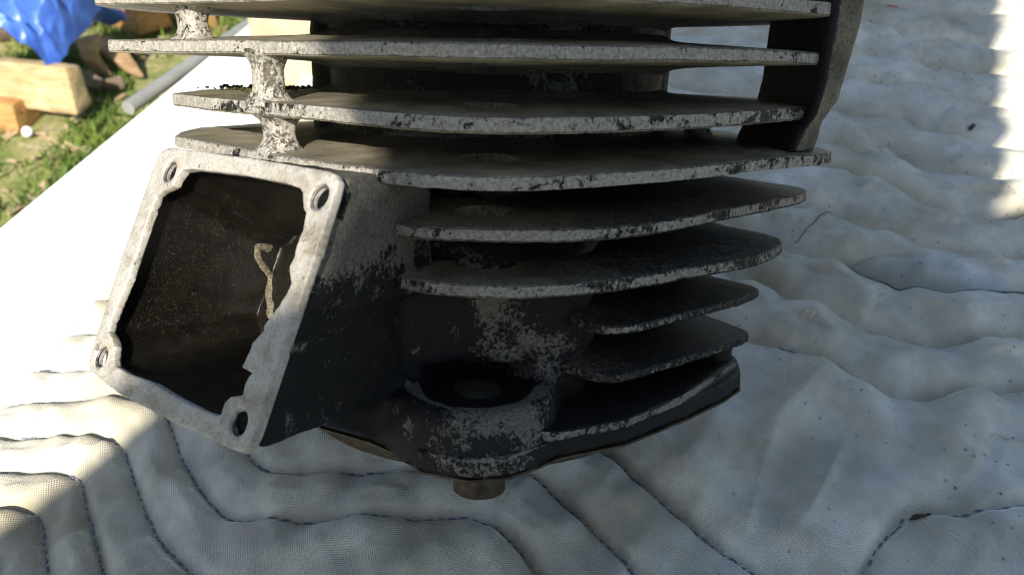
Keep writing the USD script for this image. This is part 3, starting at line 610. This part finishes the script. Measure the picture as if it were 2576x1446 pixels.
sv, sf = [], []
for c in world_seams:
    for k in range(2, len(c) - 4, 3):
        a, b = c[k], c[min(k + 1, len(c) - 1)]; r = (a - eA[:2]); tt = r @ en; ss = r @ ed
        if not (tq + 0.01 < tt < tq + 0.55 and -0.16 < ss < 0.6): continue
        d = (b - a) / max(np.linalg.norm(b - a), 1e-9); m = np.array([*(a + rng.normal(0, .0002, 2)), zq(a)[0] + 0.0002])
        e = trimesh.creation.icosphere(1, 1.0); v = e.vertices * [0.00125, 0.00033, 0.00022]
        v = np.stack([v[:, 0] * d[0] - v[:, 1] * d[1], v[:, 0] * d[1] + v[:, 1] * d[0], v[:, 2]], 1) + m
        sf.append(np.array(e.faces) + len(sv) * len(v)); sv.append(v)
tag(obj('stitching', rel(qloc, trimesh.Trimesh(np.vstack(sv), np.vstack(sf), process=False)), THREAD, quilt), kind='stuff')
# bluish sewn-on patch, a strip of a second cloth
pa = [(2112, 686), (2160, 684), (2243, 685), (2310, 691), (2377, 700), (2467, 723), (2576, 750), (2640, 764)]
pb = [(2112, 694), (2160, 708), (2220, 732), (2300, 755), (2360, 765), (2430, 761), (2576, 768), (2640, 772)]
pv = []
for (x0, y0), (x1, y1) in zip(pa, pb):
    for k in np.linspace(0, 1, 9): pv.append(at(x0 + (x1 - x0) * k, y0 + (y1 - y0) * k, ZS + 0.003)[:2])
P = np.array(pv).reshape(len(pa), 9, 2); ui = np.linspace(0, len(pa) - 1, 90)
P = np.stack([np.stack([np.interp(ui, np.arange(len(pa)), P[:, k, c]) for k in range(9)], 1) for c in (0, 1)], -1)
Zp = (zq(P.reshape(-1, 2)) + 0.0007).reshape(90, 9); Zp[:, 0] += 0.0006
V = np.concatenate([P, Zp[..., None]], -1).reshape(-1, 3); ci, cj = np.meshgrid(np.arange(89), np.arange(8), indexing='ij'); a = (ci * 9 + cj).ravel()
F = np.vstack([np.stack([a, a + 9, a + 10], 1), np.stack([a, a + 10, a + 1], 1)])
t = trimesh.Trimesh(V, F, process=False)
if t.face_normals[:, 2].mean() < 0: t.invert()
obj('patch', rel(qloc, t), quilt_mat('pale_blue_cotton', (0.86, 0.95, 1.08)), quilt, smooth=True)

# ---------------------------------------------------------------- little things lying on the quilt
def flake(name, outline, mat, thick, label, cat):
    c = np.mean(outline, 0); ctr = at(*c, ZS + .003); ctr[2] = zq(ctr)[0]
    q = Polygon([at(*p, ctr[2])[:2] for p in outline])
    m = to_tm(m3.Manifold.extrude(m3.CrossSection([np.array(q.exterior.coords)[:-1]], m3.FillRule.EvenOdd), thick).refine_to_length(0.001))
    v = np.array(m.vertices); v[:, 2] += zq(v) + 0.0004 + 0.0006 * noise(v * 300, 4); 
    return tag(obj(name, trimesh.Trimesh(v, m.faces, process=False), mat), label, cat)
LEAF = noise_mat('dry_leaf_brown', (0.03, 0.022, 0.012), (0.075, 0.055, 0.03), 500, .8)
flake('leaf_fragment', [(2287, 1304), (2297, 1294), (2307, 1287), (2318, 1289), (2330, 1286), (2345, 1286), (2340, 1295), (2326, 1300), (2324, 1314), (2315, 1312), (2300, 1313)], LEAF, .0004, 'small torn brown leaf fragment lying on the quilt at the lower right', 'leaf')
flake('leaf_fragment', [(2419, 161), (2428, 160), (2438, 161), (2435, 164), (2424, 164)], LEAF, .0004, 'thin dark sliver of leaf on the quilt beside the sunlit strip', 'leaf')
flake('leaf_fragment', [(2440, 308), (2450, 303), (2459, 305), (2452, 311), (2444, 313)], LEAF, .0004, 'small dark crumb of leaf on the quilt ridge right of the black rib', 'leaf')
RED = material('red_thread', {'p': ('principled_bsdf', {'base_color': (0.55, 0.10, 0.04), 'roughness': 0.8})}, surface='p.BSDF')
PALE = material('pale_fibre', {'p': ('principled_bsdf', {'base_color': (0.62, 0.55, 0.42), 'roughness': 0.8})}, surface='p.BSDF')
DARKF = material('dark_fibre', {'p': ('principled_bsdf', {'base_color': (0.04, 0.045, 0.04), 'roughness': 0.8})}, surface='p.BSDF')
def fibre(name, px, r, mat, label, cat='thread'):
    w = np.array([at(*p, ZS + .003) for p in px]); d = np.r_[0, np.cumsum(np.linalg.norm(np.diff(w, axis=0), axis=1))]; t = np.linspace(0, d[-1], 40)
    from scipy.interpolate import CubicSpline
    c = CubicSpline(d, w)(t); c[:, 2] = zq(c) + r * 1.2
    return tag(obj(name, tube(c, r, 6), mat), label, cat)
fibre('thread', [(2220, 46), (2228, 43), (2240, 43), (2251, 47)], .0004, RED, 'short curved red thread, the upper of two on the quilt right of the rib')
fibre('thread', [(2181, 81), (2190, 80), (2200, 85)], .0004, RED, 'short red thread, the lower of two on the quilt right of the rib')
fibre('thread', [(2303, 1346), (2330, 1375), (2370, 1395), (2400, 1415), (2430, 1446)], .00016, PALE, 'long pale loose fibre curling over the quilt below the torn leaf')
fibre('thread', [(2478, 1130), (2510, 1128), (2540, 1138), (2570, 1137)], .00018, PALE, 'pale loose fibre on the quilt near the right border')
fibre('thread', [(2002, 626), (2030, 600), (2060, 585), (2085, 575)], .00013, DARKF, 'dark curved hair on the quilt right of the lower fins')

# wooden block that the cylinder leans on
BLOCKM = noise_mat('bare_beige_wood', (0.36, 0.28, 0.18), (0.50, 0.42, 0.30), 60, .8, 5, .0003, 300)
b = m3.Manifold.cube((0.150, 0.075, 0.105), True).refine(6)
blk = to_tm(b); blk = relax(to_tm(b.refine_to_length(0.006)), 2, .5); blk = rough(blk, 0.001, .03, 6)
bl = at(664, 205, ZQ + .01); 
blk.apply_transform(trimesh.transformations.rotation_matrix(-0.10, [0, 0, 1]))
blk.apply_translation([bl[0] + 0.072, bl[1] + 0.036, ZQ + 0.056])
tag(obj('wooden_block', blk, BLOCKM), 'beige wooden block standing on the quilt behind the engine cylinder', 'block')

# ---------------------------------------------------------------- lawn and what lies on it
def soil_mat():
    nodes = {'g': ('geometry', {}), 'n': ('noise_texture', {'scale': 9, 'detail': 6, 'roughness': .65}), 'n2': ('noise_texture', {'scale': 90, 'detail': 4}),
             'r': ('rgb_ramp', {'ramp': [(.38, (0.15, 0.19, 0.04)), (.52, (0.28, 0.27, 0.10)), (.66, (0.44, 0.36, 0.22))]}), 'm': ('mix_color', {'blend_type': 'multiply', 'fac': .6}),
             'r2': ('rgb_ramp', {'ramp': [(.35, (.45, .45, .45)), (.65, (1.1, 1.1, 1.1))]}), 'b': ('bump', {'strength': .7, 'distance': .008}), 'p': ('principled_bsdf', {'roughness': .95})}
    return material('soil_and_moss', nodes, [('g.position', 'n.vector'), ('g.position', 'n2.vector'), ('n.fac', 'r.fac'), ('n2.fac', 'r2.fac'), ('r.color', 'm.a'), ('r2.color', 'm.b'), ('m.result', 'p.base_color'), ('n2.fac', 'b.height'), ('b.normal', 'p.normal')], surface='p.BSDF')
gv = 40; gx = np.linspace(-60, 60, gv); 
V = np.array([(x_, y_, 0) for x_ in gx for y_ in gx], float); V[:, 2] -= 0.0
ci, cj = np.meshgrid(np.arange(gv - 1), np.arange(gv - 1), indexing='ij'); a = (ci * gv + cj).ravel()
F = np.vstack([np.stack([a, a + gv, a + gv + 1], 1), np.stack([a, a + gv + 1, a + 1], 1)])
g_ = obj('ground', trimesh.Trimesh(V, F, process=False), soil_mat()); tag(g_, kind='structure')
GRASS = material('grass_blade', {'g': ('geometry', {}), 'i': ('noise_texture', {'scale': 14, 'detail': 3}), 'rp': ('math', {'math_type': 'add'}), 'rs': ('math', {'math_type': 'multiply', 'value2': .5}),
    'r': ('rgb_ramp', {'ramp': [(.35, (0.08, 0.15, 0.02)), (.6, (0.19, 0.26, 0.05)), (.85, (0.42, 0.38, 0.15)), (1.0, (0.5, 0.41, 0.23))]}),
    'd': ('principled_bsdf', {'roughness': .6, 'specular_ior_level': .3}), 't': ('translucent_bsdf', {}), 'm': ('mix_closure', {'fac': .35})},
    [('g.position', 'i.vector'), ('i.fac', 'rp.value1'), ('g.random_per_island', 'rs.value1'), ('rs.value', 'rp.value2'), ('rp.value', 'r.fac'), ('r.color', 'd.base_color'), ('r.color', 't.color'), ('d.BSDF', 'm.closure1'), ('t.BSDF', 'm.closure2')], surface='m.closure')
N = 90000
lo, hi = np.array([-1.5, 0.45]), np.array([0.25, 2.6])
pts = rng.uniform(lo, hi, (N, 2))
dens = fbm(np.c_[pts / .11, np.zeros(N)], 3, 21)
pts = pts[dens + rng.uniform(-.14, .14, N) > .42]; N = len(pts)
h = rng.uniform(.008, .030, N) * (0.7 + 0.9 * fbm(np.c_[pts / .2, np.zeros(N)], 2, 22)); w = rng.uniform(.0012, .0026, N); an = rng.uniform(0, 6.28, N); le = rng.uniform(.3, 1.2, N)
d = np.stack([np.cos(an), np.sin(an)], 1); sd = np.stack([-d[:, 1], d[:, 0]], 1)
def lvl(k, wk): c = pts + d * (h * le * k ** 1.6)[:, None]; z = h * k * (1 - .25 * k * le); return np.c_[c - sd * (w * wk)[:, None], z], np.c_[c + sd * (w * wk)[:, None], z]
a0, a1 = lvl(0, 1); b0, b1 = lvl(.55, .8); c0, _ = lvl(1, .05)
V = np.stack([a0, a1, b0, b1, c0], 1).reshape(-1, 3); o = np.arange(N)[:, None, None] * 5
F = (np.array([[0, 1, 3], [0, 3, 2], [2, 3, 4]])[None] + o).reshape(-1, 3)
tag(obj('grass', trimesh.Trimesh(V, F, process=False), GRASS, smooth=False), 'short patchy green grass on the ground beyond the table', 'grass', kind='stuff')
CHIP = noise_mat('wood_chip', (0.22, 0.15, 0.08), (0.46, 0.36, 0.22), 40, .85)
nc = 900; cp = rng.uniform(lo, hi, (nc, 2)); V, F = [], []
for k in range(nc):
    bx = trimesh.creation.box((rng.uniform(.008, .035), rng.uniform(.004, .012), .003)); bx.vertices += rng.normal(0, .0012, bx.vertices.shape)
    bx.apply_transform(trimesh.transformations.euler_matrix(rng.normal(0, .25), rng.normal(0, .25), rng.uniform(0, 6.28))); bx.apply_translation([*cp[k], .006]); F.append(bx.faces + len(V) * 8); V.append(bx.vertices)
tag(obj('wood_chips', trimesh.Trimesh(np.vstack(V), np.vstack(F), process=False), CHIP, smooth=False), 'dry wood chips and dead stalks strewn through the grass', 'wood chips', kind='stuff')

def wood(name, c1, c2, ang):
    nodes = {'g': ('geometry', {}), 'mp': ('mapping', {'mapping_type': 'point', 'rotation': (0, 0, ang), 'scale': (8, 110, 110)}), 'n': ('noise_texture', {'scale': 1.2, 'detail': 6, 'roughness': .65, 'distortion': .6}),
             'k': ('noise_texture', {'scale': 14, 'detail': 4}), 'kr': ('rgb_ramp', {'ramp': [(.35, (.55, .5, .45)), (.6, (1, 1, 1))]}), 'km': ('mix_color', {'blend_type': 'multiply', 'fac': .8}), 'r': ('rgb_ramp', {'ramp': [(.3, c1), (.7, c2)]}), 'b': ('bump', {'strength': .8, 'distance': .004}), 'p': ('principled_bsdf', {'roughness': .8})}
    return material(name, nodes, [('g.position', 'mp.vector'), ('mp.vector', 'n.vector'), ('n.fac', 'r.fac'), ('g.position', 'k.vector'), ('k.fac', 'kr.fac'), ('r.color', 'km.a'), ('kr.color', 'km.b'), ('km.result', 'p.base_color'), ('n.fac', 'b.height'), ('b.normal', 'p.normal')], surface='p.BSDF')
def solid(name, corners, mat, label, cat, group=None, amp=.004, seed=0, res=.012, it=3):
    m = relax(to_tm(pts_hull(corners).refine_to_length(.008)), 1, .5); m = rough(m, amp * .6, .03, seed)
    lo_ = np.array(m.vertices).min(0); p = empty(name, [*np.array(m.vertices).mean(0)[:2], lo_[2]]) if False else None
    return tag(obj(name, m, mat), label, cat, group)
def prism_px(front, z0, depth_dir, depth):   # a block whose near face is read off the picture; front = [(px, py, height)]
    a = np.array([at(x_, y_, z_) for x_, y_, z_ in front]); return np.vstack([a, a + np.array(depth_dir) * depth])
W1 = wood('pale_split_wood', (0.42, 0.28, 0.12), (0.70, 0.55, 0.32), .2); W2 = wood('orange_split_wood', (0.33, 0.17, 0.05), (0.55, 0.33, 0.12), .8); W3 = wood('grey_brown_bark', (0.10, 0.075, 0.05), (0.26, 0.20, 0.14), 1.2)
W4 = wood('tan_split_stick', (0.30, 0.19, 0.09), (0.52, 0.37, 0.20), 2.0)
def log_from(base_l, base_r, height, back_, name, mat, label, seed, group='split firewood lying in the grass', tilt=0, z=0.0):
    a, b = at(*base_l, z), at(*base_r, z); d = (b - a) / np.linalg.norm(b - a); n_ = np.array([-d[1], d[0], 0])
    if n_[1] < 0: n_ = -n_
    up_ = np.array([0, 0, height]); c = [a, b, a + up_ * (1 + tilt) + n_ * .006, b + up_ + n_ * .006, a + n_ * back_, b + n_ * back_ * .9, a + n_ * back_ * .8 + up_ * .92, b + n_ * back_ * .75 + up_ * .9]
    return solid(name, c, mat, label, 'firewood', group, seed=seed)
log_from((-190, 245), (196, 291), .078, .05, 'firewood_log', W1, 'big pale squared log lying at the bottom of the blue tarpaulin', 1, z=.03)
log_from((-120, 330), (52, 342), .05, .09, 'firewood_log', W2, 'orange log end lying under the big pale log', 2)
log_from((272, 62), (350, 96), .055, .09, 'firewood_log', W2, 'orange split log with a cut end, beside the tarpaulin', 3, z=.01)
log_from((440, 70), (500, 92), .05, .06, 'firewood_log', W2, 'orange split log seen between the top two fins', 9, z=.0)
def stick(pxs, r, mat, label, z=.03, seed=0, flat=.7):
    w_ = np.array([at(x_, y_, zz_) for x_, y_, zz_ in pxs]); s__ = []
    rs = r if hasattr(r, '__len__') else [r] * len(w_)
    rs_ = np.random.default_rng(40 + seed); sp = []
    for p, q in zip(w_, rs):
        a_ = np.sort(rs_.uniform(0, 6.28, 5)); sp.append(m3.Manifold.hull_points([tuple(p + np.array([q * 1.2 * math.cos(t_), q * .5 * math.sin(t_ * 2), q * flat * 1.2 * math.sin(t_)])) for t_ in a_] + [tuple(p + np.array([0, e_ * q * .4, 0])) for e_ in (-1, 1)]))
    m = m3.Manifold.batch_boolean([m3.Manifold.batch_hull([sp[i], sp[i + 1]]) for i in range(len(sp) - 1)], m3.OpType.Add)
    return tag(obj('firewood_stick', rough(relax(to_tm(m.refine_to_length(.006)), 1), .003, .02, seed), mat), label, 'firewood', 'split firewood lying in the grass')
stick([(215, 92, .09), (240, 150, .05), (262, 185, .02)], [.022, .02, .014], W4, 'tan stick leaning down out of the woodpile shadow', seed=3)
stick([(258, 118, .05), (300, 150, .03), (342, 185, .015)], [.020, .022, .014], W4, 'tan stick lying to the right of the leaning one', seed=4)
stick([(248, 112, .05), (300, 108, .04), (350, 125, .02)], [.018, .022, .012], W3, 'grey weathered stick below the orange split log', seed=5)
stick([(90, 186, .05), (170, 190, .045), (235, 205, .03)], [.022, .024, .016], W3, 'grey brown stick behind the big pale log', seed=6)
stick([(255, 212, .02), (300, 207, .02)], [.018, .014], W3, 'small weathered lump of wood in the grass near the table corner', seed=7)
c = at(68, 332, .012); t = trimesh.creation.icosphere(3, .0085); t.apply_translation([c[0], c[1], .012]); t = rough(t, .002, .012, 2)
tag(obj('pebble', t, material('white_stone', {'p': ('principled_bsdf', {'base_color': (.8, .8, .78), 'roughness': .6})}, surface='p.BSDF')), 'small round white pebble in the grass below the logs', 'pebble')

# blue tarpaulin over the rest of the woodpile
tz = 0.10
ta, tb_, tc = at(-260, 190, .06), at(150, 178, .06), at(318, -40, .10)
nU, nV = 220, 220
uu, vv = np.meshgrid(np.linspace(0, 1, nU), np.linspace(0, 1, nV), indexing='ij')      # u along the front hem, v up and back
p00, p10, p11, p01 = at(-320, 190, .09), at(138, 188, .09), at(345, -60, .14), at(-260, -200, .40)
base = ((1 - uu) * (1 - vv))[..., None] * p00 + (uu * (1 - vv))[..., None] * p10 + (uu * vv)[..., None] * p11 + ((1 - uu) * vv)[..., None] * p01
base[..., 2] += 0.08 * np.sin(np.pi * np.clip(vv * .75, 0, 1)) * (1 - uu ** 6) + .03 * (1 - uu)
q = base.reshape(-1, 3)
wr = (1 - np.abs(2 * fbm(np.c_[(q[:, 0] * .8 + q[:, 1] * .6) / .10, (q[:, 1] * .8 - q[:, 0] * .6) / .30, q[:, 2] * 0], 3, 31) - 1)) ** 2.5 * .05 + (fbm(q / .05, 3, 33) - .5) * .03 + (1 - np.abs(2 * fbm(q / .045, 3, 39) - 1)) ** 4 * .022
q[:, 2] += wr * np.minimum(1, (1 - uu.ravel()) * 12 + .2)
q[:, :2] += (fbm(q / .09, 2, 35) - .5)[:, None] * .03
ci, cj = np.meshgrid(np.arange(nU - 1), np.arange(nV - 1), indexing='ij'); a = (ci * nV + cj).ravel()
F = np.vstack([np.stack([a, a + nV, a + nV + 1], 1), np.stack([a, a + nV + 1, a + 1], 1)])
tarp = trimesh.Trimesh(q, F, process=False)
if tarp.face_normals[:, 2].mean() < 0: tarp.invert()
TARP = noise_mat('blue_woven_plastic', (0.035, 0.10, 0.42), (0.07, 0.17, 0.58), 25, .38, 4, .0006, 160)
tag(obj('tarpaulin', tarp, TARP, smooth=True), 'crumpled blue tarpaulin over the woodpile', 'tarpaulin')
# a flap of it further right
fp = np.array([at(236, 55, .05), at(262, 62, .04), at(300, 44, .07), at(290, 20, .10), at(240, 10, .14), at(225, 35, .08)])
m = pts_hull(np.vstack([fp, fp + [0.005, .02, -.012]])); solid('tarpaulin_flap', np.vstack([fp, fp + [0.005, .02, -.012]]), TARP, 'small loose blue flap sticking out right of the tarpaulin fold', 'tarpaulin', amp=.006, seed=4)
# stacked dark logs in the shade under the sheet
for i, (x_, y_, z_, r_, lb_) in enumerate([(165, 150, .05, .05, 'dark bark log in the shade at the lower edge of the blue tarpaulin'), (225, 95, .06, .05, 'dark bark log in the shade beside the leaning tan stick')]):
    a = at(x_, y_, z_) + np.array([-.06, .10, -.01]); t = trimesh.creation.cylinder(r_, .42, sections=20); t.apply_transform(trimesh.transformations.rotation_matrix(math.pi / 2, [0, 1, 0])); t.apply_transform(trimesh.transformations.rotation_matrix(.5, [0, 0, 1])); t.apply_translation(a + [-.22, .08, 0])
    t = rough(to_tm(to_m3(trimesh.Trimesh(t.vertices, t.faces, process=True)).refine_to_length(.02)), .006, .05, i)
    tag(obj('bark_log', t, W3), lb_, 'firewood', 'logs under the tarpaulin')

# ---------------------------------------------------------------- the photographer, out of frame behind the camera: casts the shade that lies over the picture's middle
SV = np.cross(np.array([1.0, 0, 0]), -SUN_DIR); SV = SV - 0; SV /= np.linalg.norm(SV); SV = SV if SV[2] > 0 else -SV
def sil(X, Vv, t):                           # a point t metres towards the sun whose shadow coordinate is (X, Vv) millimetres
    p = np.array([X / 1000, 0, 0]) + SV * Vv / 1000 + SUN_DIR * t
    p[0] = X / 1000 + SUN_DIR[0] * t
    return p + [0, 0, EYE]
def limb(*js):
    sp = [m3.Manifold.sphere(r, 24).translate(tuple(sil(X, v, t))) for X, v, t, r in js]
    return [m3.Manifold.batch_hull([sp[i], sp[i + 1]]) for i in range(len(sp) - 1)]
def bodyhull(*js): return m3.Manifold.batch_hull([m3.Manifold.sphere(r, 24).translate(tuple(sil(X, v, t))) for X, v, t, r in js])
pcs = [bodyhull((-7, -50, .52, .060), (-78, -78, .52, .060), (250, -14, .52, .062), (-40, -330, .60, .12), (220, -330, .60, .12)), bodyhull((-40, -330, .60, .12), (220, -330, .60, .12), (-20, -480, .55, .13), (200, -480, .55, .13))]
pcs += limb((90, -20, .50, .06), (90, 80, .50, .055)); head = [bodyhull((90, 120, .50, .085), (90, 90, .47, .07), (90, 160, .52, .085))]
pcs += head + limb((-76, -80, .52, .060), (-145, -144, .50, .060), (-100, -250, .36, .045), (-20, -95, .13, .03)) + limb((250, -14, .52, .062), (340, -20, .50, .058), (330, -180, .36, .045), (60, -80, .13, .03))
for sgn, X0 in ((-1, -20), (1, 60)):
    v0 = -95 if sgn < 0 else -80
    pcs.append(bodyhull((X0, v0, .13, .026), (X0 - sgn * 8, v0 + 45, .07, .018), (X0 + sgn * 10, v0 + 40, .07, .018)))
    for k in range(4): pcs += limb((X0 + (k - 1.5) * 11, v0 + 45, .07, .0095), (X0 + (k - 1.5) * 12 - sgn * 6, v0 + 72 + 4 * (k in (1, 2)), .045, .0085), (X0 + (k - 1.5) * 11 - sgn * 14, v0 + 84 + 4 * (k in (1, 2)), .03, .007))
    pcs += limb((X0 - sgn * 16, v0 + 15, .10, .011), (X0 - sgn * 30, v0 + 38, .07, .009), (X0 - sgn * 34, v0 + 60, .05, .008))
# kneeling legs down to the grass
hip = sil(90, -480, .55)
for sx in (-.13, .13):
    a, b_, c_ = hip + [sx, 0, 0], np.array([hip[0] + sx, hip[1] + .30, .07]), np.array([hip[0] + sx, hip[1] - .12, .06])
    for p, q_, r1, r2 in ((a, b_, .10, .065), (b_, c_, .065, .05)):
        pcs.append(m3.Manifold.batch_hull([m3.Manifold.sphere(r1, 20).translate(tuple(p)), m3.Manifold.sphere(r2, 20).translate(tuple(q_))]))
person = relax(to_tm(m3.Manifold.batch_boolean(pcs, m3.OpType.Add).refine_to_length(.012)), 4)
pz = empty('person', (hip[0], hip[1], 0))
tag(pz, 'person in dark clothes and wide hat kneeling behind the camera, shading the quilt', 'person')
ploc = np.array([hip[0], hip[1], 0])
obj('body', rel(ploc, person), noise_mat('dark_jacket', (0.03, 0.03, 0.035), (0.05, 0.05, 0.055), 30, .9), pz, smooth=True)
# hat with a broad uneven brim, held across the sun's direction
hat_o = [(-44, -8), (-40, 10), (-34, 22), (-41, 34), (-48, 48), (-62, 90), (-70, 150), (-44, 230), (60, 300), (190, 325), (270, 290), (285, 230), (273, 194), (240, 138), (209, 87), (212, 80), (194, 61), (186, 44), (150, 15), (60, -20), (0, -30)]
ho = Polygon(hat_o).buffer(-2).buffer(2)
hp = np.array(ho.exterior.coords)[:-1]
front_ = np.array([sil(x_, v_, .505 + .02 * math.sin(x_ * .02)) for x_, v_ in hp])
V = np.vstack([front_, front_ + SUN_DIR * .008]); n = len(hp)
tri = trimesh.creation.triangulate_polygon(Polygon(hp), engine='earcut')
F = list(map(list, tri[1])) + [[f[0] + n, f[2] + n, f[1] + n] for f in tri[1]]
tv = np.array(tri[0])
assert len(tv) == n or True
idx = cKDTree(hp).query(tv)[1]
F = [[idx[a], idx[b], idx[c]] for a, b, c in tri[1]] + [[idx[a] + n, idx[c] + n, idx[b] + n] for a, b, c in tri[1]]
for j in range(n): k = (j + 1) % n; F += [[j, k, k + n], [j, k + n, j + n]]
hat = trimesh.Trimesh(V, F, process=False)
crown = to_tm(m3.Manifold.batch_hull([m3.Manifold.sphere(.095, 24).translate(tuple(sil(100, 150, .53))), m3.Manifold.sphere(.08, 24).translate(tuple(sil(100, 190, .58)))]))
obj('hat', rel(ploc, trimesh.util.concatenate([hat, crown])), noise_mat('straw', (.35, .28, .15), (.5, .4, .24), 90, .8), pz)
